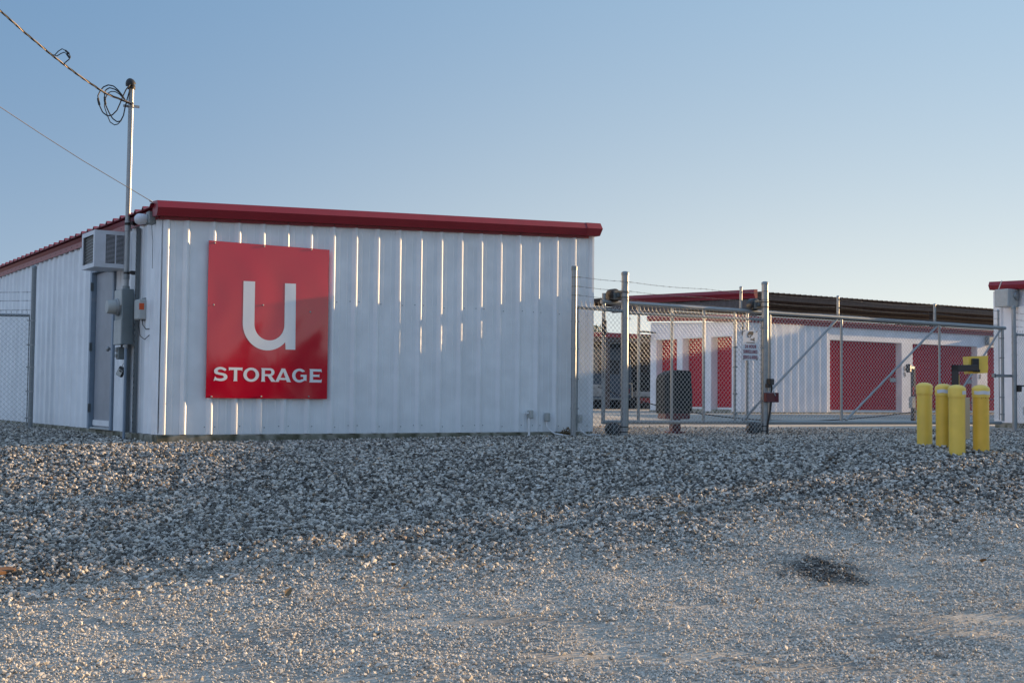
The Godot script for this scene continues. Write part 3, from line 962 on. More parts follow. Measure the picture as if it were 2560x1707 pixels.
func yard_buildings() -> void:
	var base := 0.075
	# units with red roll-up doors: long face along x, gable face towards the drive
	var X0 := 20.85
	var Z0 := -12.63
	var Z1 := -16.75
	var top := 2.70
	var B := thing("storage_units", "long low white storage block with wide red roll-up doors behind the gate", "building", V(X0, base, Z0))
	box_part("foundation", M.concrete, B, V(X0 - 0.05, base - 0.5, Z1 - 0.02), V(52.0, base + 0.04, Z0 + 0.05), 0.01)
	var mb := MB.new()
	mb.box(V(36.5, 1.39, Z0 - 0.42), V(30.9, 2.62, 0.14))
	mb.box(V(X0 + 0.40, 1.39, -14.9), V(0.14, 2.62, 3.6))
	mb.box(V(36.5, 1.39, Z1 + 0.07), V(31.0, 2.62, 0.12))
	mb.box(V(51.9, 1.39, -14.7), V(0.12, 2.62, 3.9))
	part(mb, "inner_wall", M.white_far, B)
	mb = MB.new()
	mb.box(V((X0 + 52.0) / 2, (2.31 + top) / 2, Z0 - 0.15), V(52.0 - X0, top - 2.31, 0.28))
	var fw := part(mb, "front_wall", M.white_far, B)
	sheets(fw, V(X0, 0, Z0), Vector3.RIGHT, Vector3.BACK, 0.0, 3.62, base + 0.02, top, 0.0, 0.12, M.white_far, false)
	box_part("wall_core", M.white_far, fw, V(X0 + 0.02, base, Z0 - 0.3), V(X0 + 3.615, 2.31, Z0 - 0.012))
	var dx := 24.47
	while dx < 50.0:
		roll_door(fw, V(dx, 0, Z0 - 0.25), Vector3.RIGHT, Vector3.BACK, 3.24, base + 0.045, 2.31)
		box_part("pier", M.white_far, fw, V(dx + 3.24, base, Z0 - 0.34), V(dx + 3.76, 2.3095, Z0 + 0.004))
		dx += 3.76
	var lw_mb := MB.new()
	lw_mb.prism(PackedVector2Array([Vector2(-Z0, 2.31), Vector2(-Z1, 2.31), Vector2(-Z1, 2.86), Vector2(-Z0, 2.70)]), 0.0, 0.25, Transform3D(Basis(V(0, 0, -1), Vector3.UP, Vector3.RIGHT), V(X0, 0, 0)))
	var lw := part(lw_mb, "gable_wall", M.white_far, B)
	var openings := [[-13.04, -13.91], [-14.32, -15.2], [-15.47, -16.46]]
	var z := Z0
	for p: Array in openings:
		box_part("pier", M.white_far, lw, V(X0 - 0.003, base, z - 0.01), V(X0 + 0.34, 2.309, p[0]))
		roll_door(lw, V(X0 + 0.26, 0, p[0]), Vector3.FORWARD, Vector3.LEFT, absf(p[1] - p[0]), base + 0.1, 2.31)
		z = p[1]
	box_part("pier", M.white_far, lw, V(X0 - 0.003, base, z), V(X0 + 0.34, 2.309, Z1))
	box_part("door_sill", M.concrete, lw, V(X0, base, -16.5), V(X0 + 0.3, base + 0.1, -13.0))
	mb = MB.new()
	trim(mb, V(X0 - 0.02, 2.70, Z0 + 0.02), V(X0 - 0.02, 2.868, Z1), Vector3.LEFT, Vector3.LEFT, RAKE)
	part(mb, "rake_trim", M.red_trim, B)
	mb = MB.new()
	trim(mb, V(X0 - 0.06, 2.70, Z0), V(52.0, 2.70, Z0), Vector3.BACK, Vector3.BACK, [Vector2(0.0, 0.0), Vector2(0.05, 0.0), Vector2(0.055, 0.11), Vector2(0.07, 0.125), Vector2(-0.1, 0.13), Vector2(-0.1, 0.0)])
	part(mb, "eave_trim", M.red_trim, B)
	roof_sheets(B, X0 - 0.05, 52.0, Z0 + 0.14, Z1, 2.838, 0.0413, M.red_trim)
	for k in 2:
		text("6", 0.15, V([27.845, 31.6][k], 1.50, Z0 + 0.006), M.dark_text, B, "unit_number")
		text(["9", "8"][k], 0.15, V([27.845, 31.6][k], 1.31, Z0 + 0.006), M.dark_text, B, "unit_number")
	box_part("wall_lamp", M.dull_galvanised, B, V(31.85, 2.38, Z0), V(32.25, 2.66, Z0 + 0.18), 0.03, "dark square wall lamp")
	mb = MB.new()
	mb.tube([V(X0 - 0.0, 2.53, -16.5), V(X0 - 0.30, 2.57, -16.72), V(X0 - 0.5, 2.56, -16.8)], 0.03, 6)
	mb.box(V(X0 - 0.25, 2.40, -16.7), V(0.36, 0.12, 0.12))
	part(mb, "camera_bracket", M.black_paint, B)
	# block at the right of the gate; its long shadow lies over the bank
	X0 = 18.265
	var ZA := -2.33
	var ZB := 6.4
	var R := thing("storage_block", "white metal storage block with red rake trim standing beyond the latch post", "building", V(X0, 0.05, ZA))
	box_part("foundation", M.concrete, R, V(X0 - 0.02, -0.8, ZA), V(36.0, 0.04, ZB), 0.01)
	var wall := MB.new()
	wall.prism(PackedVector2Array([Vector2(-ZB, 0.04), Vector2(-ZA, 0.04), Vector2(-ZA, 2.80), Vector2(-ZB, 2.80 - 0.032 * (ZB - ZA))]), 0.02, 0.1, Transform3D(Basis(V(0, 0, -1), Vector3.UP, Vector3.RIGHT), V(X0, 0, 0)))
	wall.box(V(27.1, 1.4, ZA + 0.05), V(17.7, 2.72, 0.08))
	wall.box(V(27.1, 1.26, ZB - 0.05), V(17.7, 2.42, 0.08))
	wall.box(V(35.95, 1.26, (ZA + ZB) / 2), V(0.08, 2.4, ZB - ZA - 0.2))
	var rw := part(wall, "gable_wall", M.white_far, R)
	sheets(rw, V(X0, 0, ZA), Vector3.BACK, Vector3.LEFT, 0.0, ZB - ZA, 0.045, 2.78, -0.032, 0.16, M.white_far, false)
	mb = MB.new()
	mb.box(V(X0 - 0.006, 1.40, ZA + 0.07), V(0.05, 2.72, 0.15))
	part(mb, "corner_trim", M.white_trim, R)
	mb = MB.new()
	trim(mb, V(X0 - 0.03, 2.755, ZA - 0.02), V(X0 - 0.03, 2.755 - 0.032 * (ZB - ZA), ZB + 0.05), Vector3.LEFT, Vector3.LEFT, RAKE)
	part(mb, "rake_trim", M.red_trim, R)
	var roof := MB.new()
	for e: float in [0.0, 0.05]:
		roof.quad(V(X0 - 0.05, 2.93 - e, ZA - 0.1), V(36.1, 2.93 - e, ZA - 0.1), V(36.1, 2.66 - e, ZB + 0.1), V(X0 - 0.05, 2.66 - e, ZB + 0.1), Vector3.UP if e == 0.0 else Vector3.DOWN)
	part(roof, "roof", M.red_trim, R)
	box_part("corner_post", M.white_trim, R, V(X0 - 0.09, 0.04, ZA + 0.62), V(X0 - 0.035, 2.42, ZA + 0.80), 0.01)
	var lamp := MB.new()
	lamp.box(V(X0 - 0.22, 2.585, ZA + 0.44), V(0.34, 0.36, 0.32), Basis(), 0.012)
	part(lamp, "junction_cabinet", M.pale_grey, R, "pale grey square box under the rake trim")
	lamp = MB.new()
	lamp.lathe([Vector2(0.085, 0.0), Vector2(0.085, 0.03), Vector2(0.06, 0.05), Vector2(0.0, 0.055)], 16, Transform3D(Basis(Vector3.RIGHT, PI / 2), V(X0 - 0.13, 2.63, ZA + 0.60)))
	part(lamp, "gauge_cover", M.dull_galvanised, R)
	lamp = MB.new()
	lamp.tube([V(X0 - 0.35, 2.76, ZA + 0.35), V(X0 - 0.45, 2.93, ZA + 0.5)], 0.011, 6)
	part(lamp, "antenna", M.white_trim, R)
	for p: Array in [[0.62, 0.28]]:
		var cb := MB.new()
		cb.box(V(X0 - 0.09, 0.30, ZA + 0.78), V(0.08, 0.16, 0.10), Basis(), 0.01)
		cb.tube([V(X0 - 0.09, 0.22, ZA + 0.78), V(X0 - 0.10, 0.02, ZA + 0.80)], 0.02, 8)
		part(cb, "conduit_box", M.pale_grey, R)
	# one more block out of sight to the right: the low sun reaches the yard only through the lane before it
	var H := thing("storage_block", "white storage block farther along the lane out of view", "building", V(33, 0.05, -8.0))
	box_part("wall", M.white_far, H, V(33.0, -0.2, -10.5), V(48.0, 2.9, -4.0), 0.02)
	box_part("roof", M.red_trim, H, V(32.9, 2.902, -10.6), V(48.1, 3.06, -3.9), 0.02)
	# open canopy behind the units
	var CX := 30.66
	var CZ := -22.48
	var CZ2 := -37.5
	var CY := 4.49
	var C := thing("vehicle_canopy", "tall open steel canopy with brown eave beam and red side trim behind the units", "canopy", V(CX, 0.05, CZ))
	mb = MB.new()
	mb.box(V((CX + 75.0) / 2, CY + 0.09, CZ), V(75.0 - CX, 0.24, 0.10))
	part(mb, "eave_beam", M.brown_steel, C)
	mb = MB.new()
	var rise := 0.032
	mb.quad(V(CX, CY + 0.20, CZ + 0.2), V(75.0, CY + 0.20, CZ + 0.2), V(75.0, CY + 0.20 + rise * 15.2, CZ2), V(CX, CY + 0.20 + rise * 15.2, CZ2), Vector3.DOWN)
	part(mb, "roof_deck", M.roof_under, C)
	roof_sheets(C, CX, 75.0, CZ + 0.28, CZ2, CY + 0.235, rise, M.brown_steel)
	mb = MB.new()
	trim(mb, V(CX - 0.02, CY - 0.02, CZ + 0.3), V(CX - 0.02, CY - 0.02 + rise * 8.3, CZ - 8.3), Vector3.LEFT, Vector3.LEFT, [Vector2(0.0, 0.0), Vector2(0.08, -0.01), Vector2(0.10, 0.08), Vector2(0.16, 0.20), Vector2(0.12, 0.34), Vector2(-0.05, 0.35), Vector2(-0.05, 0.0)])
	part(mb, "rake_trim", M.red_trim, C)
	for k in 6:
		var cz := CZ - 0.05 - k * 1.5
		mb = MB.new()
		mb.box(V(CX + 0.05, CY - 0.20 + rise * k * 1.5, cz - 0.75), V(0.12, 0.34, 1.5))
		part(mb, "side_beam", M.brown_steel, C)
	for k in 5:
		var py := CY + 0.05 + rise * (k + 1) * 3.0
		box_part("purlin", M.brown_steel, C, V(CX + 0.1, py - 0.02, CZ - (k + 1) * 3.0 - 0.05), V(75.0, py + 0.13, CZ - (k + 1) * 3.0 + 0.05))
	for cx: float in [CX + 0.3, 41.9, 53.0, 64.0]:
		for cz: float in [CZ - 0.25, CZ2 + 0.6]:
			box_part("column", M.brown_steel, C, V(cx - 0.13, 0.0, cz - 0.1), V(cx + 0.13, CY + 0.1 + rise * absf(cz - CZ), cz + 0.1))
	# open-fronted shed at the back, full of parked things
	var SX := 17.0
	var SZ := -23.1
	var S := thing("vehicle_shed", "open fronted dark shed with a red fascia at the back of the yard", "shed", V(SX, 0.0, SZ))
	box_part("fascia", M.red_trim, S, V(SX, 2.73, SZ - 0.06), V(29.0, 2.90, SZ + 0.06), 0.01)
	box_part("roof", M.roof_under, S, V(SX, 2.86, SZ - 9.0), V(29.0, 2.88, SZ - 0.07))
	box_part("back_wall", M.brown_steel, S, V(SX, -0.1, SZ - 9.1), V(29.0, 2.85, SZ - 9.0))
	box_part("end_wall", M.brown_steel, S, V(28.9, -0.1, SZ - 9.0), V(29.0, 2.85, SZ - 0.5))
	box_part("end_wall", M.brown_steel, S, V(SX, -0.1, SZ - 9.0), V(SX + 0.1, 2.85, SZ - 0.5))
	box_part("lintel", M.brown_steel, S, V(SX, 2.58, SZ - 0.12), V(29.0, 2.73, SZ - 0.02))
	for cx: float in [20.0, 24.08, 28.2]:
		box_part("column", M.brown_steel, S, V(cx - 0.11, -0.1, SZ - 0.3), V(cx + 0.11, 2.6, SZ - 0.1))

func roof_sheets(parent: Node, xa: float, xb: float, za: float, zb: float, y: float, rise: float, m: Material) -> void:
	# ribs run along z, down to the eave at za; seen as a row of little teeth
	var k := 0
	var x := xa
	while x < xb - 0.05:
		var e := minf(x + 0.9144, xb)
		var prof := rib_profile(x, e, [x + 0.0012, x + 0.3048, x + 0.6096, x + 0.9132], false)
		var mb := MB.new()
		for i in prof.size() - 1:
			var p: Vector2 = prof[i]
			var q: Vector2 = prof[i + 1]
			var yb := y + rise * (za - zb)
			mb.quad(V(p.x, y + p.y, za), V(q.x, y + q.y, za), V(q.x, yb + q.y, zb), V(p.x, yb + p.y, zb), Vector3.UP)
			mb.quad(V(p.x, y + p.y - 0.012, za), V(q.x, y + q.y - 0.012, za), V(q.x, yb + q.y - 0.012, zb), V(p.x, yb + p.y - 0.012, zb), Vector3.DOWN)
			mb.quad(V(p.x, y + p.y, za), V(q.x, y + q.y, za), V(q.x, y + q.y - 0.012, za), V(p.x, y + p.y - 0.012, za), Vector3.BACK)
		part(mb, "roof_panel", m, parent)
		x = e
		k += 1

# ---------------------------------------------------------------- things on the office walls
func wall_fittings() -> void:
	# window air conditioner through the wall above the door
	var A := thing("air_conditioner", "boxy white air conditioner sticking out of the wall above the door", "air conditioner", V(-0.21, 1.98, -1.55))
	var x0 := -0.42
	var za := -1.25
	var zb := -1.84
	var ya := 1.985
	var yb := 2.432
	var mb := MB.new()
	var t := 0.012
	mb.box(V(x0 / 2, yb - t / 2, (za + zb) / 2), V(-x0, t, za - zb))
	mb.box(V(x0 / 2, ya + t / 2, (za + zb) / 2), V(-x0, t, za - zb))
	mb.box(V(x0 / 2, (ya + yb) / 2, zb + t / 2), V(-x0, yb - ya - 2 * t, t))
	# near side: frame round the two banks of louvres
	var lx0 := -0.285
	var lx1 := -0.045
	mb.box(V((x0 + lx0) / 2, (ya + yb) / 2, za - t / 2), V(lx0 - x0, yb - ya - 2 * t, t))
	mb.box(V((lx1 + 0.0) / 2, (ya + yb) / 2, za - t / 2), V(-lx1, yb - ya - 2 * t, t))
	mb.box(V((lx0 + lx1) / 2, yb - t - 0.018, za - t / 2), V(lx1 - lx0, 0.036, t))
	mb.box(V((lx0 + lx1) / 2, ya + t + 0.02, za - t / 2), V(lx1 - lx0, 0.04, t))
	mb.box(V((lx0 + lx1) / 2 + 0.0, (ya + yb) / 2 + 0.002, za - t / 2), V(0.012, yb - ya - 2 * t - 0.077, t))
	# outer face frame round the coil
	mb.box(V(x0 + t / 2, yb - t - 0.02, (za + zb) / 2 - t * 0.0), V(t, 0.04, za - zb - 2 * t))
	mb.box(V(x0 + t / 2, ya + t + 0.02, (za + zb) / 2), V(t, 0.04, za - zb - 2 * t))
	mb.box(V(x0 + t / 2, (ya + yb) / 2, za - t - 0.02), V(t, yb - ya - 2 * t - 0.08, 0.04))
	mb.box(V(x0 + t / 2, (ya + yb) / 2, zb + t + 0.02), V(t, yb - ya - 2 * t - 0.08, 0.04))
	part(mb, "housing", M.appliance_white, A)
	var n := 22
	for k in n:
		var y := ya + t + 0.046 + (yb - ya - 2 * t - 0.086) * (k + 0.5) / n
		for s: Array in [[lx0, (lx0 + lx1) / 2 - 0.006], [(lx0 + lx1) / 2 + 0.006, lx1]]:
			mb = MB.new()
			mb.box(V((s[0] + s[1]) / 2, y, za - 0.008), V(s[1] - s[0], 0.005, 0.012), Basis(Vector3.RIGHT, 0.12))
			part(mb, "slat", M.appliance_white, A)
	mb = MB.new()
	mb.box(V(x0 + 0.045, (ya + yb) / 2, (za + zb) / 2), V(0.03, yb - ya - 0.1, za - zb - 0.1))
	var coil := part(mb, "coil", M.coil, A)
	mb = MB.new()
	for k in 9:
		var y := ya + 0.07 + (yb - ya - 0.14) * k / 8.0
		mb.tube([V(x0 + 0.026, y + 0.012, za - 0.055), V(x0 + 0.026, y - 0.012, zb + 0.055)], 0.004, 5)
	part(mb, "fin_rods", M.galvanised, coil)
	mb = MB.new()
	mb.box(V(-0.16, (ya + yb) / 2, (za + zb) / 2), V(0.2, yb - ya - 0.05, za - zb - 0.06))
	part(mb, "inner_casing", M.black_paint, A)
	# meter cabinet on two slotted struts
	for zs: float in [-0.70, -1.00]:
		var S := thing("strut_channel", "slotted steel strut standing against the side wall " + ("next to the building corner" if zs > -0.8 else "behind the thin conduit"), "strut", V(-0.05, -0.02, zs))
		mb = MB.new()
		var h := 2.42 if zs > -0.8 else 1.06
		mb.box(V(-0.036, h / 2, zs), V(0.004, h, 0.04))
		mb.box(V(-0.055, h / 2, zs + 0.0185), V(0.038, h, 0.003))
		mb.box(V(-0.055, h / 2, zs - 0.0185), V(0.038, h, 0.003))
		var y := 0.0
		while y < h - 0.06:
			mb.box(V(-0.0745, y + 0.02, zs), V(0.003, 0.04, 0.04))
			y += 0.068
		part(mb, "channel", M.strut, S)
	var C := thing("meter_cabinet", "grey steel meter cabinet with a round glass meter beside the door", "meter box", V(-0.08, 1.04, -1.0))
	mb = MB.new()
	mb.box(V(-0.126, 1.372, -0.965), V(0.136, 0.66, 0.31), Basis(), 0.006)
	var cab := part(mb, "cabinet", M.grey_box, C)
	mb = MB.new()
	mb.box(V(-0.1985, 1.60, -0.965), V(0.012, 0.19, 0.295), Basis(), 0.003)
	mb.box(V(-0.1985, 1.19, -0.965), V(0.012, 0.29, 0.295), Basis(), 0.003)
	part(mb, "cover", M.pale_grey, cab)
	mb = MB.new()
	mb.lathe([Vector2(0.105, 0.0), Vector2(0.105, 0.03), Vector2(0.092, 0.036), Vector2(0.09, 0.05), Vector2(0.0, 0.05)], 24, Transform3D(Basis(Vector3.BACK, PI / 2), V(-0.19, 1.49, -0.975)))
	part(mb, "meter_ring", M.galvanised, C)
	mb = MB.new()
	mb.lathe([Vector2(0.085, 0.045), Vector2(0.083, 0.12), Vector2(0.074, 0.14), Vector2(0.0, 0.146)], 24, Transform3D(Basis(Vector3.BACK, PI / 2), V(-0.19, 1.49, -0.975)))
	part(mb, "meter_dome", M.pale_grey, C)
	# service mast
	var Q := thing("service_mast", "tall galvanised service mast with a black weatherhead rising past the eave", "mast", V(-0.10, 1.70, -0.93))
	mb = MB.new()
	mb.tube([V(-0.128, 1.72, -0.90), V(-0.112, 4.14, -0.93)], 0.031, 16)
	var pipe := part(mb, "pipe", M.galvanised, Q)
	mb = MB.new()
	mb.lathe([Vector2(0.036, 0), Vector2(0.036, 0.10)], 16, Transform3D(Basis(), V(-0.127, 1.82, -0.90)))
	mb.lathe([Vector2(0.042, 0), Vector2(0.042, 0.035), Vector2(0.03, 0.04)], 16, Transform3D(Basis(), V(-0.128, 1.705, -0.90)))
	part(mb, "coupling", M.dull_galvanised, pipe)
	mb = MB.new()
	mb.lathe([Vector2(0.036, 0), Vector2(0.036, 0.12)], 16, Transform3D(Basis(), V(-0.123, 2.40, -0.905)))
	part(mb, "sleeve", M.galvanised, pipe)
	for y: float in [1.88, 2.47]:
		mb = MB.new()
		mb.lathe([Vector2(0.035, 0), Vector2(0.038, 0.008), Vector2(0.038, 0.024), Vector2(0.035, 0.03)], 16, Transform3D(Basis(), V(-0.126, y, -0.90)))
		mb.box(V(-0.075, y + 0.015, -0.85), V(0.03, 0.03, 0.14), Basis(Vector3.UP, -0.6))
		mb.box(V(-0.06, y + 0.03, -0.80), V(0.10, 0.014, 0.02))
		part(mb, "pipe_clamp", M.iron, Q)
	mb = MB.new()
	mb.lathe([Vector2(0.035, 0), Vector2(0.038, 0.008), Vector2(0.038, 0.024), Vector2(0.035, 0.03)], 16, Transform3D(Basis(), V(-0.114, 3.895, -0.925)))
	mb.box(V(-0.06, 3.91, -0.905), V(0.08, 0.028, 0.02))
	mb.box(V(-0.17, 3.91, -0.945), V(0.06, 0.028, 0.02))
	mb.lathe([Vector2(0.012, 0), Vector2(0.016, 0.02), Vector2(0.012, 0.04)], 10, Transform3D(Basis(Vector3.RIGHT, PI / 2), V(-0.12, 3.93, -0.88)))
	part(mb, "insulator_clamp", M.galvanised, Q)
	mb = MB.new()
	var hood := Transform3D(Basis(Vector3.UP, 0.3), V(-0.112, 4.14, -0.93))
	mb.lathe([Vector2(0.034, -0.02), Vector2(0.046, -0.02), Vector2(0.046, 0.02), Vector2(0.034, 0.03)], 18, hood)
	part(mb, "weatherhead_collar", M.iron, Q)
	mb = MB.new()
	var dome := []
	for i in 9:
		var a := PI / 2 * i / 8.0
		dome.append(Vector2(0.062 * cos(a), 0.085 * sin(a)))
	mb.lathe([Vector2(0.038, 0.0), Vector2(0.062, 0.0)] + dome, 18, Transform3D(Basis(Vector3.UP, 0.3) * Basis(Vector3.BACK, 0.35), V(-0.118, 4.165, -0.93)))
	part(mb, "weatherhead", M.black_rubber, Q)
	# thin conduit from the cabinet into the ground
	var K := thing("conduit_pipe", "thin pale conduit running from the meter cabinet down into the gravel", "conduit", V(-0.15, -0.15, -0.8))
	mb = MB.new()
	mb.tube([V(-0.135, 1.05, -0.83), V(-0.14, -0.2, -0.81)], 0.017, 12)
	part(mb, "pipe", M.frame_grey, K)
	mb = MB.new()
	mb.lathe([Vector2(0.024, 0.0), Vector2(0.024, 0.04), Vector2(0.017, 0.045)], 12, Transform3D(Basis(), V(-0.135, 1.0, -0.83)))
	part(mb, "connector", M.galvanised, K)
	# small switch box hanging below the cabinet
	var W := thing("switch_box", "small grey switch box on a bent pipe under the meter cabinet", "switch box", V(-0.12, 0.88, -1.08))
	mb = MB.new()
	mb.box(V(-0.12, 0.945, -1.075), V(0.10, 0.15, 0.09), Basis(), 0.008)
	var sb := part(mb, "housing", M.grey_box, W)
	mb = MB.new()
	mb.box(V(-0.175, 0.985, -1.075), V(0.03, 0.05, 0.06), Basis(), 0.006)
	mb.box(V(-0.175, 0.915, -1.075), V(0.03, 0.04, 0.06), Basis(), 0.006)
	part(mb, "cover_flap", M.dull_galvanised, sb)
	mb = MB.new()
	mb.tube([V(-0.12, 1.02, -1.06), V(-0.12, 1.045, -1.05), V(-0.13, 1.07, -1.03)], 0.014, 8)
	part(mb, "nipple", M.dull_galvanised, W)
	# key safe hanging by its shackle from the strut
	var L := thing("key_safe", "black and silver key safe hanging askew by a cord beside the conduit", "key safe", V(-0.16, 0.66, -0.92))
	var tb := Basis(Vector3.UP, -0.9) * Basis(Vector3.BACK, -0.5)
	mb = MB.new()
	mb.box(V(-0.165, 0.72, -0.90), V(0.085, 0.115, 0.042), tb, 0.008)
	part(mb, "body", M.black_rubber, L)
	mb = MB.new()
	mb.box(V(-0.165, 0.72, -0.90) + tb * V(0, -0.012, 0.022), V(0.064, 0.078, 0.006), tb, 0.003)
	part(mb, "face_plate", M.pale_grey, L)
	mb = MB.new()
	mb.box(V(-0.165, 0.72, -0.90) + tb * V(0.006, 0.012, 0.026), V(0.036, 0.022, 0.004), tb)
	part(mb, "dial_window", M.black_paint, L)
	mb = MB.new()
	mb.tube([V(-0.165, 0.72, -0.90) + tb * V(0, 0.055, 0), V(-0.155, 0.80, -0.89), V(-0.135, 0.825, -0.86), V(-0.12, 0.82, -0.84)], 0.004, 6)
	part(mb, "shackle", M.galvanised, L)
	# telephone box by the corner
	var T := thing("telephone_box", "small beige utility box with an orange sticker near the building corner", "utility box", V(-0.06, 1.32, -0.5))
	mb = MB.new()
	mb.box(V(-0.075, 1.44, -0.49), V(0.09, 0.235, 0.19), Basis(), 0.012)
	var tbx := part(mb, "case", M.pale_grey, T)
	box_part("back_plate", M.dull_galvanised, tbx, V(-0.034, 1.31, -0.41), V(-0.024, 1.58, -0.57))
	box_part("sticker", M.orange, tbx, V(-0.117, 1.435, -0.3945), V(-0.06, 1.51, -0.392), 0.0, "orange warning sticker")
	mb = MB.new()
	mb.tube([V(-0.09, 1.325, -0.46), V(-0.10, 1.25, -0.45), V(-0.09, 1.13, -0.42), V(-0.05, 1.09, -0.38), V(-0.01, 1.14, -0.33)], 0.005, 6)
	part(mb, "cable", M.cable_black, T)
	mb = MB.new()
	mb.tube([V(-0.06, 1.325, -0.46), V(-0.055, 1.26, -0.44), V(-0.03, 1.21, -0.40), V(-0.004, 1.215, -0.36)], 0.005, 6)
	part(mb, "cable", M.cable_black, T)
	# flood lamp at the corner under the eave
	var F := thing("security_lamp", "pale round security lamp with a grey bracket under the eave corner", "lamp", V(-0.1, 2.42, -0.3))
	mb = MB.new()
	mb.box(V(-0.075, 2.475, -0.155), V(0.09, 0.15, 0.12), Basis(), 0.012)
	part(mb, "bracket", M.dull_galvanised, F)
	mb = MB.new()
	mb.lathe([Vector2(0.045, 0.0), Vector2(0.055, 0.02), Vector2(0.066, 0.09), Vector2(0.062, 0.12), Vector2(0.04, 0.145), Vector2(0.0, 0.152)], 18, Transform3D(Basis(Vector3.BACK, PI / 2 + 0.15), V(-0.10, 2.47, -0.19)))
	part(mb, "lamp_head", M.appliance_white, F)
	mb = MB.new()
	mb.tube([V(-0.06, 2.40, -0.17), V(-0.05, 2.30, -0.18), V(-0.035, 2.22, -0.20), V(-0.034, 1.9, -0.2)], 0.003, 5)
	part(mb, "wire", M.cable_black, F)
	# outlet boxes at the foot of the front wall
	var spots := [[5.06, 0.235, "grey outlet box on a straight white pipe at the wall foot"], [5.337, 0.20, "grey outlet box on a curved conduit at the wall foot"], [5.88, 0.176, "grey outlet box at the wall foot behind the fence mesh"]]
	for k in 3:
		var s: Array = spots[k]
		var x: float = s[0]
		var y: float = s[1]
		var O := thing("outlet_box", s[2], "outlet box", V(x, -0.05, 0.05), "outlet boxes along the front wall foot")
		mb = MB.new()
		mb.box(V(x, y, 0.042), V(0.062, 0.115, 0.075), Basis(Vector3.UP, 0.1), 0.01)
		part(mb, "box", M.pale_grey, O)
		mb = MB.new()
		if k == 0:
			mb.tube([V(x - 0.02, y - 0.05, 0.045), V(x - 0.02, -0.08, 0.045)], 0.016, 10)
			mb.box(V(x - 0.06, y + 0.02, 0.045), V(0.07, 0.022, 0.022))
		else:
			mb.tube([V(x - 0.01, y - 0.05, 0.045), V(x - 0.012, y - 0.11, 0.05), V(x + 0.01, y - 0.17, 0.07), V(x + 0.08, y - 0.225, 0.12), V(x + 0.16, -0.04, 0.17), V(x + 0.28, -0.06, 0.2)], 0.012, 8)
		part(mb, "conduit", M.white_trim, O)

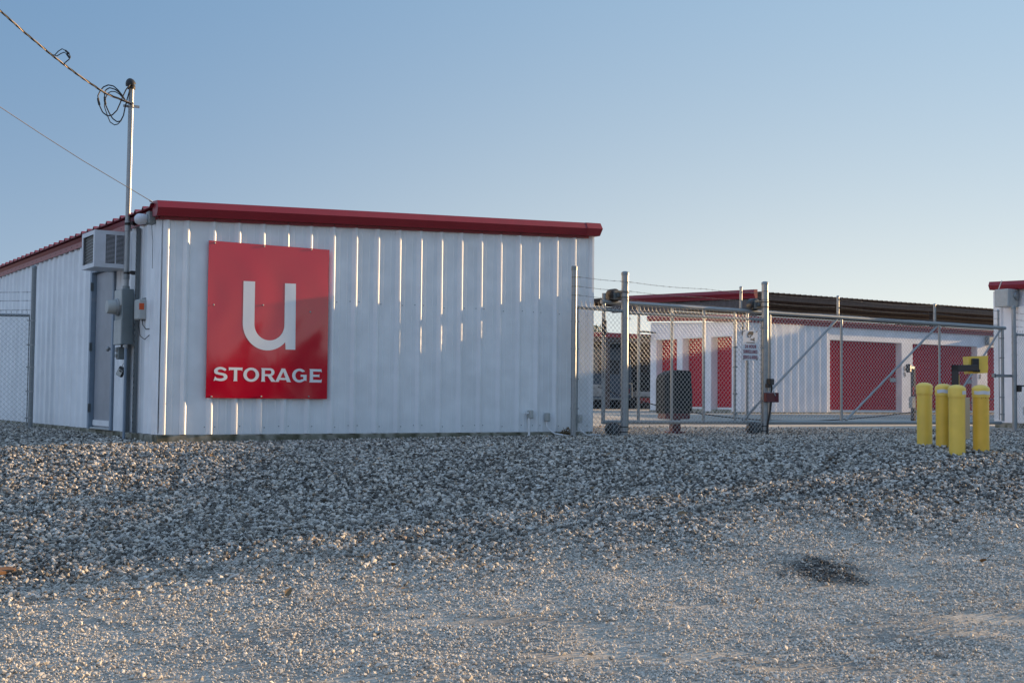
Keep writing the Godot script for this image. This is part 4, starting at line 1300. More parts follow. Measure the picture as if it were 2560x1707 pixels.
func service_lines() -> void:
	# twisted service drop from the mast to a pole off to the left
	var path := [V(-0.12, 3.93, -0.88), V(-0.451, 3.997, -0.811), V(-0.778, 4.115, -0.658), V(-0.983, 4.195, -0.548), V(-1.161, 4.266, -0.44), V(-1.486, 4.42, -0.265), V(-1.772, 4.56, -0.087), V(-3.0, 5.15, 0.5), V(-7.0, 6.6, 2.4)]
	var cv := Curve3D.new()
	for p: Vector3 in path:
		cv.add_point(p)
	var S := thing("service_cable", "twisted overhead power cable running from the service mast to the street", "cable", path[0])
	var total := cv.get_baked_length()
	for k in 3:
		var pts := []
		var s := 0.0
		while s < total:
			var c := cv.sample_baked(s)
			var a := TAU * (s / 0.34 + k / 3.0)
			pts.append(c + V(0.35 * cos(a), sin(a), 0.9 * cos(a)) * 0.0075)
			s += 0.045
		var mb := MB.new()
		mb.tube(pts, 0.0062, 6)
		part(mb, "conductor", M.cable_bare if k == 0 else M.cable_black, S)
	for pts: Array in [[V(-1.159, 4.255, -0.421), V(-1.129, 4.256, -0.401), V(-1.096, 4.300, -0.377), V(-1.062, 4.326, -0.354), V(-1.031, 4.308, -0.335), V(-0.995, 4.273, -0.314), V(-0.981, 4.239, -0.306), V(-0.993, 4.206, -0.316), V(-1.018, 4.182, -0.36), V(-1.01, 4.19, -0.5)],
		[V(-1.129, 4.250, -0.402), V(-1.107, 4.245, -0.388), V(-1.073, 4.272, -0.364), V(-1.043, 4.287, -0.344), V(-1.017, 4.270, -0.328), V(-0.985, 4.219, -0.310), V(-1.010, 4.192, -0.328), V(-1.026, 4.175, -0.36), V(-1.0, 4.18, -0.51)]]:
		var mb := MB.new()
		mb.tube(pts, 0.0055, 6)
		var w := part(mb, "splice_loop", M.cable_black, S)
		mb = MB.new()
		mb.tube([pts[4], pts[5]], 0.011, 8)
		part(mb, "connector", M.black_rubber, w)
	var loops := [
		[V(-0.124, 4.184, -0.90), V(-0.134, 4.126, -0.896), V(-0.160, 4.001, -0.920), V(-0.179, 3.897, -0.938), V(-0.193, 3.793, -0.952), V(-0.221, 3.725, -0.974), V(-0.256, 3.717, -0.997), V(-0.301, 3.755, -1.024), V(-0.338, 3.822, -1.045), V(-0.376, 3.916, -1.065), V(-0.386, 3.967, -1.069), V(-0.383, 4.062, -1.10), V(-0.369, 4.110, -1.105), V(-0.330, 4.136, -1.083), V(-0.272, 4.116, -1.046), V(-0.227, 4.075, -1.019), V(-0.181, 4.013, -0.993), V(-0.140, 3.940, -0.970)],
		[V(-0.15, 4.153, -0.86), V(-0.176, 4.123, -0.815), V(-0.205, 4.081, -0.826), V(-0.233, 4.003, -0.848), V(-0.260, 3.915, -0.870), V(-0.288, 3.832, -0.893), V(-0.334, 3.775, -0.925), V(-0.381, 3.764, -0.957), V(-0.430, 3.805, -0.986), V(-0.463, 3.882, -1.003), V(-0.478, 3.944, -1.010), V(-0.484, 4.005, -1.015), V(-0.451, 4.074, -1.035), V(-0.418, 4.121, -1.021), V(-0.371, 4.145, -0.990), V(-0.318, 4.133, -0.956), V(-0.273, 4.087, -0.929), V(-0.228, 4.025, -0.903), V(-0.191, 3.958, -0.883)],
		[V(-0.193, 3.793, -0.96), V(-0.199, 3.746, -1.018), V(-0.233, 3.699, -1.043), V(-0.267, 3.690, -1.066), V(-0.312, 3.724, -1.093), V(-0.341, 3.802, -1.108), V(-0.365, 3.875, -1.119), V(-0.375, 3.911, -1.124), V(-0.37, 3.98, -1.14), V(-0.352, 4.022, -1.163), V(-0.336, 4.075, -1.149), V(-0.302, 4.104, -1.126), V(-0.258, 4.102, -1.097), V(-0.213, 4.071, -1.070), V(-0.167, 4.014, -1.043), V(-0.13, 3.95, -0.98)]]
	var D := thing("drip_loops", "black cable loops hanging from the weatherhead of the service mast", "cable", V(-0.13, 3.7, -0.9))
	for k in 3:
		var cc := Curve3D.new()
		var l: Array = loops[k]
		for i in l.size():
			var tang: Vector3 = (l[mini(i + 1, l.size() - 1)] - l[maxi(i - 1, 0)]) / 6.0
			cc.add_point(l[i], -tang, tang)
		var pts := []
		var s := 0.0
		while s < cc.get_baked_length():
			pts.append(cc.sample_baked(s))
			s += 0.02
		var mb := MB.new()
		mb.tube(pts, 0.0075 if k < 2 else 0.006, 7)
		var w := part(mb, "cable", M.cable_black, D)
		if k < 2:
			mb = MB.new()
			var j := 10
			mb.tube([l[j - 1].lerp(l[j], 0.2), l[j], l[j].lerp(l[j + 1], 0.5)], 0.014, 8)
			part(mb, "connector", M.black_rubber, w)
	var W := thing("telephone_wire", "single thin wire running from the roof corner over the side wall", "wire", V(0.0, 2.68, -0.3))
	var mb2 := MB.new()
	mb2.tube([V(0.0, 2.675, -0.30), V(-0.797, 3.105, -0.42), V(-1.256, 3.345, -0.40), V(-1.699, 3.57, -0.33), V(-3.2, 4.35, 0.0), V(-7.0, 6.2, 1.2)], 0.0042, 6)
	part(mb2, "wire", M.cable_bare, W)
	mb2 = MB.new()
	mb2.tube([V(-0.05, 2.70, -0.307), V(0.03, 2.658, -0.295)], 0.012, 8)
	part(mb2, "wedge_clamp", M.pale_grey, W)

# ---------------------------------------------------------------- chain-link fences and gate
func seg(mb: MB, a: Vector3, b: Vector3, r: float) -> void:
	# one short straight piece of wire, three-sided
	var t := (b - a).normalized()
	var u := t.cross(Vector3.UP if absf(t.y) < 0.95 else Vector3.RIGHT).normalized()
	var w := t.cross(u)
	for k in 3:
		var d0 := u * cos(TAU * k / 3.0) + w * sin(TAU * k / 3.0)
		var d1 := u * cos(TAU * (k + 1) / 3.0) + w * sin(TAU * (k + 1) / 3.0)
		mb.tri(a + d0 * r, a + d1 * r, b + d1 * r, d0, d1, d1)
		mb.tri(a + d0 * r, b + d1 * r, b + d0 * r, d0, d1, d0)

func chain_link(mb: MB, o: Vector3, ax: Vector3, width: float, y0: float, y1: float, barbs: MB = null) -> void:
	var h := 0.036
	var r := 0.0026
	var out := ax.cross(Vector3.UP)
	var count := int(width / h)
	var rows := int((y1 - y0) / h)
	for k in count:
		var last := Vector3.ZERO
		for j in rows + 1:
			var side := (j + k) % 2
			var p := o + ax * ((k + side) * h) + V(0, y0 + j * h, 0) + out * (0.0022 * (1.0 if side == 0 else -1.0))
			if j > 0:
				seg(mb, last, p, r)
			last = p
		if barbs != null and (rows + k) % 2 == 0:
			# twisted selvage: a short stalk that ends in a Y
			var b := o + ax * (k * h) + V(0, y0 + rows * h, 0)
			seg(barbs, b, b + V(0, 0.03, 0), 0.0024)
			seg(barbs, b + V(0, 0.028, 0), b + ax * 0.011 + V(0, 0.052, 0), 0.0017)
			seg(barbs, b + V(0, 0.028, 0), b - ax * 0.011 + V(0, 0.052, 0), 0.0017)

func barbed(mb: MB, pts: Array) -> void:
	for i in pts.size() - 1:
		var a: Vector3 = pts[i]
		var b: Vector3 = pts[i + 1]
		var d := a.distance_to(b)
		var n := int(ceil(d / 0.06))
		var t := (b - a) / d
		var u := t.cross(Vector3.UP).normalized()
		for s: float in [0.0, PI]:
			var last := Vector3.ZERO
			for k in n + 1:
				var f := float(k) / n
				var c := a.lerp(b, f) + V(0, -0.012 * sin(PI * f) * d, 0)
				var ang := k * 1.3 + s
				var p := c + (u * cos(ang) + Vector3.UP * sin(ang)) * 0.0022
				if k > 0:
					seg(mb, last, p, 0.0017)
				last = p
				if s == 0.0 and k % 2 == 1:
					var v1 := (u * cos(k * 2.1) + Vector3.UP * sin(k * 2.1)) * 0.014
					seg(mb, c - v1 + t * 0.004, c + v1 + t * 0.004, 0.0016)
					var v2 := (u * sin(k * 2.1 + 0.4) - Vector3.UP * cos(k * 2.1 + 0.4)) * 0.014
					seg(mb, c - v2 - t * 0.004, c + v2 - t * 0.004, 0.0016)

func post(parent: Node, x: float, z: float, r: float, y0: float, y1: float, domed: bool, called := "post") -> MeshInstance3D:
	var mb := MB.new()
	mb.lathe([Vector2(r, y0 - 0.3), Vector2(r, y1 - 0.03)], 20, Transform3D(Basis(), V(x, 0, z)))
	var p := part(mb, called, M.galvanised, parent)
	mb = MB.new()
	var k := r + 0.004
	if domed:
		mb.lathe([Vector2(r, y1 - 0.05), Vector2(k, y1 - 0.05), Vector2(k, y1 - 0.018), Vector2(k * 0.85, y1 - 0.008), Vector2(k * 0.5, y1 + 0.002), Vector2(0, y1 + 0.005)], 20, Transform3D(Basis(), V(x, 0, z)))
	else:
		mb.lathe([Vector2(r, y1 - 0.06), Vector2(k, y1 - 0.06), Vector2(k, y1 - 0.01), Vector2(k * 0.9, y1), Vector2(0, y1 + 0.002)], 20, Transform3D(Basis(), V(x, 0, z)))
	part(mb, "post_cap", M.dull_galvanised, p)
	return p

func bands(parent: Node, x: float, z: float, r: float, ys: Array, side: Vector3, called := "tension_band") -> void:
	for y: float in ys:
		var mb := MB.new()
		mb.lathe([Vector2(r, y - 0.012), Vector2(r + 0.004, y - 0.011), Vector2(r + 0.004, y + 0.011), Vector2(r, y + 0.012)], 18, Transform3D(Basis(), V(x, 0, z)), false)
		mb.box(V(x, y, z) + side * (r + 0.022), V(0.045, 0.018, 0.02))
		mb.lathe([Vector2(0.008, -0.02), Vector2(0.008, 0.02), Vector2(0, 0.021)], 6, Transform3D(Basis(Vector3.RIGHT, PI / 2), V(x, y, z) + side * (r + 0.032)))
		part(mb, called, M.galvanised, parent)

func bar_tube(called: String, parent: Node, a: Vector3, b: Vector3, r: float, m: Material, sides := 14) -> MeshInstance3D:
	var mb := MB.new()
	mb.tube([a, b], r, sides)
	return part(mb, called, m, parent)

func fences() -> void:
	# fixed fence between the office corner and the gate opening
	var z := 0.30
	var F := thing("chain_link_fence", "chain link fence with barbed wire between the office corner and the gate opening", "fence", V(7.4, -0.04, z))
	var pa := post(F, 5.588, z, 0.0365, -0.02, 2.255, false)
	var pb := post(F, 6.463, z, 0.051, -0.04, 2.235, true)
	var pd := post(F, 9.144, z, 0.051, -0.08, 2.25, true)
	bands(pa, 5.588, z, 0.0365, [0.32, 0.72, 1.13, 1.50], Vector3.RIGHT)
	bands(pb, 6.463, z, 0.051, [0.12, 0.52, 0.92, 1.28, 1.58], Vector3.RIGHT)
	bands(pd, 9.144, z, 0.051, [0.12, 0.45, 0.88, 1.25, 1.55], Vector3.LEFT)
	bar_tube("top_rail", F, V(5.62, 1.695, z), V(6.42, 1.675, z), 0.021, M.dull_galvanised)
	bar_tube("top_rail", F, V(6.50, 1.655, z), V(9.10, 1.668, z), 0.021, M.dull_galvanised)
	for x: float in [5.650, 6.528, 9.066]:
		box_part("tension_bar", M.dull_galvanised, F, V(x - 0.008, 0.02, z - 0.004), V(x + 0.008, 1.70, z + 0.004))
	var mb := MB.new()
	var tips_74007 := MB.new()
	chain_link(mb, V(5.66, 0, z + 0.026), Vector3.RIGHT, 0.78, -0.04, 1.735, tips_74007)
	part(mb, "wire_mesh", M.wire, F)
	part(tips_74007, "twisted_wire_ends", M.barbed, F).set_meta("kind", "stuff")
	mb = MB.new()
	var tips_74249 := MB.new()
	chain_link(mb, V(6.535, 0, z + 0.026), Vector3.RIGHT, 2.52, -0.05, 1.715, tips_74249)
	part(mb, "wire_mesh", M.wire, F)
	part(tips_74249, "twisted_wire_ends", M.barbed, F).set_meta("kind", "stuff")
	for k in 3:
		mb = MB.new()
		var ya: float = [2.113, 1.984, 1.863][k]
		var yd: float = [2.07, 1.95, 1.84][k]
		barbed(mb, [V(5.625, ya, z), V(6.463, ya - 0.025, z + 0.056), V(7.9, lerpf(ya, yd, 0.55) - 0.02, z + 0.02), V(9.10, yd, z)])
		part(mb, "barbed_wire", M.barbed, F)
	for p: Array in [[pa, 5.588, 0.0365], [pd, 9.144, 0.051]]:
		for y: float in [2.10, 1.975, 1.855]:
			mb = MB.new()
			mb.lathe([Vector2(p[2] + 0.001, y - 0.006), Vector2(p[2] + 0.003, y), Vector2(p[2] + 0.001, y + 0.006)], 16, Transform3D(Basis(), V(p[1], 0, z)))
			part(mb, "wire_tie", M.barbed, p[0])
	# rollers that carry the gate, on the two big posts
	for x: float in [6.463, 9.144]:
		for up: bool in [true, false]:
			var y := 1.905 if up else 0.035
			mb = MB.new()
			var cx := x - 0.055
			var prof := [Vector2(0.0, -0.075), Vector2(0.08, -0.073), Vector2(0.094, -0.055), Vector2(0.094, 0.055), Vector2(0.08, 0.073), Vector2(0.0, 0.075)]
			mb.lathe(prof, 22, Transform3D(Basis(Vector3.RIGHT, PI / 2), V(cx - 0.02, y, 0.125)))
			var ro := part(mb, "gate_roller", M.iron if up and x < 7.0 else M.black_paint, F)
			mb = MB.new()
			mb.box(V(x - 0.055, y, 0.205), V(0.15, 0.13, 0.03), Basis(), 0.008)
			mb.box(V(x - 0.055, y, 0.225), V(0.06, 0.06, 0.05), Basis(), 0.008)
			part(mb, "bracket", M.strut, ro)
			for d: float in [-0.035, 0.035]:
				mb = MB.new()
				var pts := []
				for k in 13:
					var a := PI * k / 12.0
					pts.append(V(x + 0.056 * cos(a), y + d, z + 0.056 * sin(a)))
				mb.tube([V(x + 0.056, y + d, 0.20)] + pts + [V(x - 0.056, y + d, 0.20)], 0.006, 6)
				part(mb, "u_bolt", M.iron, ro)
	# fence beside the left wall
	var P := V(-0.33, 0.0, -4.85)
	var ax := V(-0.93, 0, -0.37).normalized()
	var G := thing("chain_link_fence", "dull chain link fence meeting the office side wall past the grey door", "fence", P)
	var q := post(G, P.x, P.z, 0.033, -0.05, 2.30, true)
	q.material_override = M.dull_galvanised
	bands(q, P.x, P.z, 0.033, [0.10, 0.48, 0.83, 1.15, 1.50], ax)
	var a0 := P + ax * 0.05
	var e0 := P + ax * 3.2
	bar_tube("top_rail", G, a0 + V(0, 1.575, 0), e0 + V(0, 1.575, 0), 0.021, M.dull_galvanised)
	bar_tube("tension_bar", G, a0 + V(0, -0.02, 0), a0 + V(0, 1.58, 0), 0.008, M.dull_galvanised, 6)
	mb = MB.new()
	var tips_76699 := MB.new()
	chain_link(mb, a0 + V(0, 0, 0.026), ax, 2.6, -0.03, 1.62, tips_76699)
	part(mb, "wire_mesh", M.wire, G)
	part(tips_76699, "twisted_wire_ends", M.barbed, G).set_meta("kind", "stuff")
	for y: float in [1.913, 1.79, 1.657]:
		mb = MB.new()
		barbed(mb, [P + ax * 0.03 + V(0, y, 0), e0 + V(0, y, 0)])
		part(mb, "barbed_wire", M.barbed, G)
	post(G, e0.x, e0.z, 0.033, -0.05, 2.30, true)
	# fence that goes on to the right from the latch post
	var H := thing("chain_link_fence", "chain link fence running from the latch post past the storage block", "fence", V(16.5, -0.05, z))
	var ql := post(H, 15.19, z, 0.0365, -0.05, 2.175, false, "latch_post")
	bands(ql, 15.19, z, 0.0365, [0.10, 0.52, 0.94, 1.30, 1.52, 1.63], Vector3.RIGHT)
	bar_tube("top_rail", H, V(15.23, 1.665, z), V(18.2, 1.665, z), 0.021, M.dull_galvanised)
	box_part("tension_bar", M.dull_galvanised, H, V(15.252, 0.0, z - 0.004), V(15.268, 1.70, z + 0.004))
	mb = MB.new()
	var tips_77680 := MB.new()
	chain_link(mb, V(15.26, 0, z + 0.026), Vector3.RIGHT, 2.9, -0.04, 1.705, tips_77680)
	part(mb, "wire_mesh", M.wire, H)
	part(tips_77680, "twisted_wire_ends", M.barbed, H).set_meta("kind", "stuff")
	for y: float in [2.05, 1.93, 1.81]:
		mb = MB.new()
		barbed(mb, [V(15.22, y, z), V(18.2, y, z)])
		part(mb, "barbed_wire", M.barbed, H)
	post(H, 18.21, 0.22, 0.03, 0.0, 2.175, true)
	mb = MB.new()
	mb.box(V(14.97, 0.93, 0.20), V(0.44, 0.05, 0.05), Basis(), 0.01)
	mb.box(V(14.76, 0.93, 0.20), V(0.06, 0.07, 0.07), Basis(), 0.012)
	mb.box(V(14.97, 0.93, 0.255), V(0.42, 0.045, 0.02))
	part(mb, "latch_catch", M.dull_galvanised, H)

func gate() -> void:
	var z := 0.12
	var G := thing("slide_gate", "long chain link slide gate with diagonal pipe braces hung on rollers", "gate", V(10.7, 0.05, z))
	bar_tube("top_pipe", G, V(6.185, 1.81, z), V(15.19, 1.785, z), 0.031, M.galvanised, 18)
	bar_tube("bottom_pipe", G, V(6.215, 0.132, z), V(15.05, 0.10, z), 0.030, M.galvanised, 18)
	for x: float in [6.23, 6.856, 7.469, 8.081, 8.70, 8.95, 9.42, 11.0, 13.40, 15.115]:
		var r := 0.021 if x != 6.23 and x < 15.0 else 0.027
		bar_tube("upright", G, V(x, 0.13, z), V(x, 1.79 if x != 6.23 else 1.93, z), r, M.galvanised)
	for s: Array in [[8.82, 2.165], [10.92, 2.135], [13.28, 2.121], [15.0, 2.10]]:
		var mb := MB.new()
		mb.lathe([Vector2(0.021, 1.80), Vector2(0.021, s[1] - 0.02), Vector2(0.026, s[1] - 0.02), Vector2(0.025, s[1] - 0.005), Vector2(0.014, s[1] + 0.008), Vector2(0, s[1] + 0.01)], 14, Transform3D(Basis(), V(s[0], 0, z)))
		part(mb, "barbed_wire_arm", M.galvanised, G)
	for b: Array in [[V(8.86, 0.15, z), V(10.90, 1.76, z)], [V(11.10, 0.15, z), V(13.34, 1.745, z)], [V(13.46, 0.15, z), V(15.05, 1.74, z)]]:
		bar_tube("brace", G, b[0] + V(0, 0, 0.002), b[1] + V(0, 0, 0.002), 0.0185, M.galvanised)
	var mb := MB.new()
	chain_link(mb, V(8.70, 0, z - 0.03), Vector3.RIGHT, 6.4, 0.17, 1.765)
	part(mb, "wire_mesh", M.wire, G)
	box_part("tension_bar", M.dull_galvanised, G, V(15.05, 0.15, z - 0.034), V(15.066, 1.76, z - 0.026))
	for y: float in [0.25, 0.55, 0.95, 1.25, 1.6]:
		for x: float in [8.70, 15.115]:
			mb = MB.new()
			mb.lathe([Vector2(0.022, y - 0.012), Vector2(0.031, y - 0.011), Vector2(0.031, y + 0.011), Vector2(0.022, y + 0.012)], 14, Transform3D(Basis(), V(x, 0, z)), false)
			mb.box(V(x - 0.03 if x > 10 else x + 0.03, y, z - 0.01), V(0.05, 0.018, 0.02))
			part(mb, "tension_band", M.dull_galvanised, G)
	for k in 3:
		mb = MB.new()
		var y: float = [2.095, 1.965, 1.855][k]
		barbed(mb, [V(8.84, y, z + 0.024), V(10.92, y - 0.01, z + 0.024), V(13.28, y - 0.01, z + 0.024), V(15.0, y - 0.02, z + 0.024)])
		part(mb, "barbed_wire", M.barbed, G)
	mb = MB.new()
	mb.box(V(6.20, 1.45, z + 0.05), V(0.07, 0.22, 0.05), Basis(), 0.015)
	mb.tube([V(6.205, 1.34, z + 0.05), V(6.20, 1.22, z + 0.05), V(6.21, 1.02, z + 0.03), V(6.205, 0.75, z + 0.03)], 0.006, 6)
	part(mb, "chain_tensioner", M.black_rubber, G)
	mb = MB.new()
	var pts := []
	for k in 25:
		var f := k / 24.0
		pts.append(V(lerpf(6.25, 15.05, f), 0.62 - 0.44 * sin(PI * pow(f, 0.8)) - 0.1 * f, -0.02))
	mb.tube(pts, 0.009, 6)
	part(mb, "drive_chain", M.iron, G)

func gate_fittings() -> void:
	# camera warning sign wired to the fence
	var o := V(8.656, 1.05, 0.338)
	var S := thing("surveillance_sign", "small white sign with a camera symbol and red 24 hour surveillance lettering", "sign", o)
	var mb := MB.new()
	mb.box(o + V(0.15, 0.225, 0.0), V(0.30, 0.45, 0.003))
	part(mb, "plate", M.tape, S)
	var f := o + V(0, 0, 0.0017)
	mb = MB.new()
	var xf := Transform3D(Basis(), f)
	mb.prism(PackedVector2Array([Vector2(0.075, 0.375), Vector2(0.125, 0.43), Vector2(0.21, 0.432), Vector2(0.212, 0.40), Vector2(0.175, 0.352), Vector2(0.165, 0.385)]), 0.0, 0.0012, xf)
	mb.prism(PackedVector2Array([Vector2(0.085, 0.372), Vector2(0.155, 0.378), Vector2(0.16, 0.335), Vector2(0.10, 0.34)]), 0.0, 0.0008, xf)
	mb.prism(PackedVector2Array([Vector2(0.155, 0.30), Vector2(0.155, 0.322), Vector2(0.215, 0.322), Vector2(0.215, 0.34), Vector2(0.235, 0.34), Vector2(0.235, 0.282), Vector2(0.215, 0.282), Vector2(0.215, 0.30)]), 0.0, 0.0012, xf)
	mb.prism(PackedVector2Array([Vector2(0.07, 0.258), Vector2(0.24, 0.258), Vector2(0.24, 0.27), Vector2(0.07, 0.27)]), 0.0, 0.0012, xf)
	part(mb, "camera_symbol", M.dark_text, S)
	mb = MB.new()
	mb.lathe([Vector2(0.014, 0.0), Vector2(0.014, 0.0015), Vector2(0, 0.0015)], 12, Transform3D(Basis(Vector3.RIGHT, PI / 2), f + V(0.125, 0.358, 0.0012)))
	part(mb, "lens_symbol", M.tape, S)
	text("24 HOUR", 0.05, f + V(0.155, 0.205, 0.001), M.red_text, S, "lettering", 0.0, 0.80)
	text("SURVEILLANCE", 0.05, f + V(0.152, 0.128, 0.001), M.red_text, S, "lettering", 0.0, 0.58)
	text("VIDEO & AUDIO", 0.05, f + V(0.150, 0.045, 0.001), M.red_text, S, "lettering", 0.0, 0.56)
	for p: Array in [[0.02, 0.43], [0.28, 0.435], [0.02, 0.02], [0.285, 0.015]]:
		mb = MB.new()
		mb.box(f + V(p[0], p[1], 0.003), V(0.035, 0.009, 0.008), Basis(Vector3.BACK, 0.4), 0.002)
		part(mb, "cable_tie", M.black_rubber, S)
	# maroon key switch box on the second gate post, with a little light above
	var R := thing("key_switch_box", "small dark red control box strapped to the gate post below a black sensor", "control box", V(9.18, 0.43, 0.4))
	mb = MB.new()
	mb.box(V(9.15, 0.50, 0.385), V(0.17, 0.14, 0.07), Basis(), 0.006)
	part(mb, "case", M.maroon, R)
	mb = MB.new()
	mb.box(V(9.245, 0.50, 0.40), V(0.13, 0.145, 0.006), Basis(Vector3.UP, -0.5), 0.001)
	var lid := part(mb, "open_lid", M.maroon, R)
	mb = MB.new()
	for k in 3:
		mb.box(V(9.243, 0.525 - k * 0.028, 0.407), V([0.05, 0.075, 0.065][k], 0.011, 0.004), Basis(Vector3.UP, -0.5))
	part(mb, "lid_print", M.red_text, lid)
	mb = MB.new()
	mb.tube([V(9.21, 0.60, 0.41), V(9.225, 0.55, 0.425), V(9.235, 0.525, 0.43)], 0.008, 7)
	part(mb, "padlock", M.galvanised, R)
	var E := thing("safety_sensor", "black box sensor on the gate post above the dark red box", "sensor", V(9.17, 0.65, 0.38))
	mb = MB.new()
	mb.box(V(9.175, 0.735, 0.385), V(0.10, 0.095, 0.08), Basis(Vector3.UP, 0.2), 0.01)
	mb.box(V(9.135, 0.675, 0.375), V(0.07, 0.06, 0.06), Basis(), 0.008)
	part(mb, "housing", M.black_paint, E)
	mb = MB.new()
	mb.tube([V(9.20, 0.69, 0.385), V(9.205, 0.62, 0.38), V(9.20, 0.575, 0.375)], 0.012, 8)
	mb.tube([V(9.20, 0.43, 0.375), V(9.185, 0.30, 0.37), V(9.14, 0.1, 0.365), V(9.12, -0.12, 0.37)], 0.014, 8)
	part(mb, "conduit", M.iron, E)
	# photo eye on the latch post
	var Y := thing("photo_eye", "dark photo eye with a side cable fixed to the latch post", "sensor", V(15.25, 0.65, 0.35))
	mb = MB.new()
	mb.box(V(15.27, 0.71, 0.335), V(0.10, 0.12, 0.07), Basis(), 0.012)
	part(mb, "housing", M.iron, Y)
	mb = MB.new()
	mb.tube([V(15.30, 0.755, 0.335), V(15.5, 0.76, 0.34), V(16.5, 0.75, 0.34)], 0.012, 8)
	part(mb, "cable", M.black_rubber, Y)
	# gate motor on its pedestal behind the gate
	var b := V(7.92, -0.05, -0.36)
	var O := thing("gate_operator", "dark hooded gate motor cabinet on a short pedestal behind the fence", "gate motor", b)
	var turn := Basis(Vector3.UP, -0.28)
	mb = MB.new()
	var hood := PackedVector2Array([Vector2(-0.23, 0.0), Vector2(0.23, 0.0), Vector2(0.232, 0.30), Vector2(0.215, 0.45), Vector2(0.21, 0.60), Vector2(0.19, 0.635), Vector2(0.0, 0.645), Vector2(-0.10, 0.63), Vector2(-0.20, 0.57), Vector2(-0.23, 0.50)])
	mb.prism(hood, -0.15, 0.15, Transform3D(turn, b + V(0, 0.30, 0)))
	for k: Array in [[0.965, 0.166], [0.91, 0.178], [0.82, 0.186]]:
		var inset := PackedVector2Array()
		for p: Vector2 in hood:
			inset.append(Vector2(p.x * k[0], 0.32 + (p.y - 0.32) * k[0]))
		mb.prism(inset, -k[1], k[1], Transform3D(turn, b + V(0, 0.30, 0)))
	part(mb, "hood", M.operator_dark, O)
	mb = MB.new()
	mb.box(b + V(0, 0.26, 0), V(0.40, 0.09, 0.30), turn, 0.01)
	mb.box(b + V(0.02, 0.11, 0), V(0.13, 0.34, 0.13), turn, 0.005)
	mb.box(b + V(0.02, 0.01, 0), V(0.24, 0.04, 0.24), turn, 0.005)
	part(mb, "pedestal", M.maroon, O)
	# exit keypad on a gooseneck inside the yard
	var g := V(18.9, 0.02, -4.95)
	var X := thing("exit_keypad", "black gooseneck keypad post in the yard beside the drive", "keypad", g)
	mb = MB.new()
	mb.box(g + V(0, 0.62, 0), V(0.085, 1.26, 0.085), Basis(), 0.008)
	mb.box(g + V(-0.13, 1.21, 0.06), V(0.30, 0.07, 0.07), Basis(Vector3.UP, 0.4), 0.008)
	part(mb, "gooseneck", M.black_paint, X)
	mb = MB.new()
	mb.box(g + V(-0.30, 1.19, 0.12), V(0.13, 0.19, 0.10), Basis(Vector3.UP, 0.4), 0.02)
	part(mb, "keypad_head", M.iron, X)
	mb = MB.new()
	mb.box(g + V(-0.075, 0.42, 0.03), V(0.13, 0.26, 0.10), Basis(), 0.01)
	part(mb, "control_box", M.dull_galvanised, X)
	mb = MB.new()
	mb.box(g + V(-0.045, 0.68, 0.045), V(0.045, 0.22, 0.012))
	part(mb, "reflector", M.tail_lamp, X, "red reflector strip")

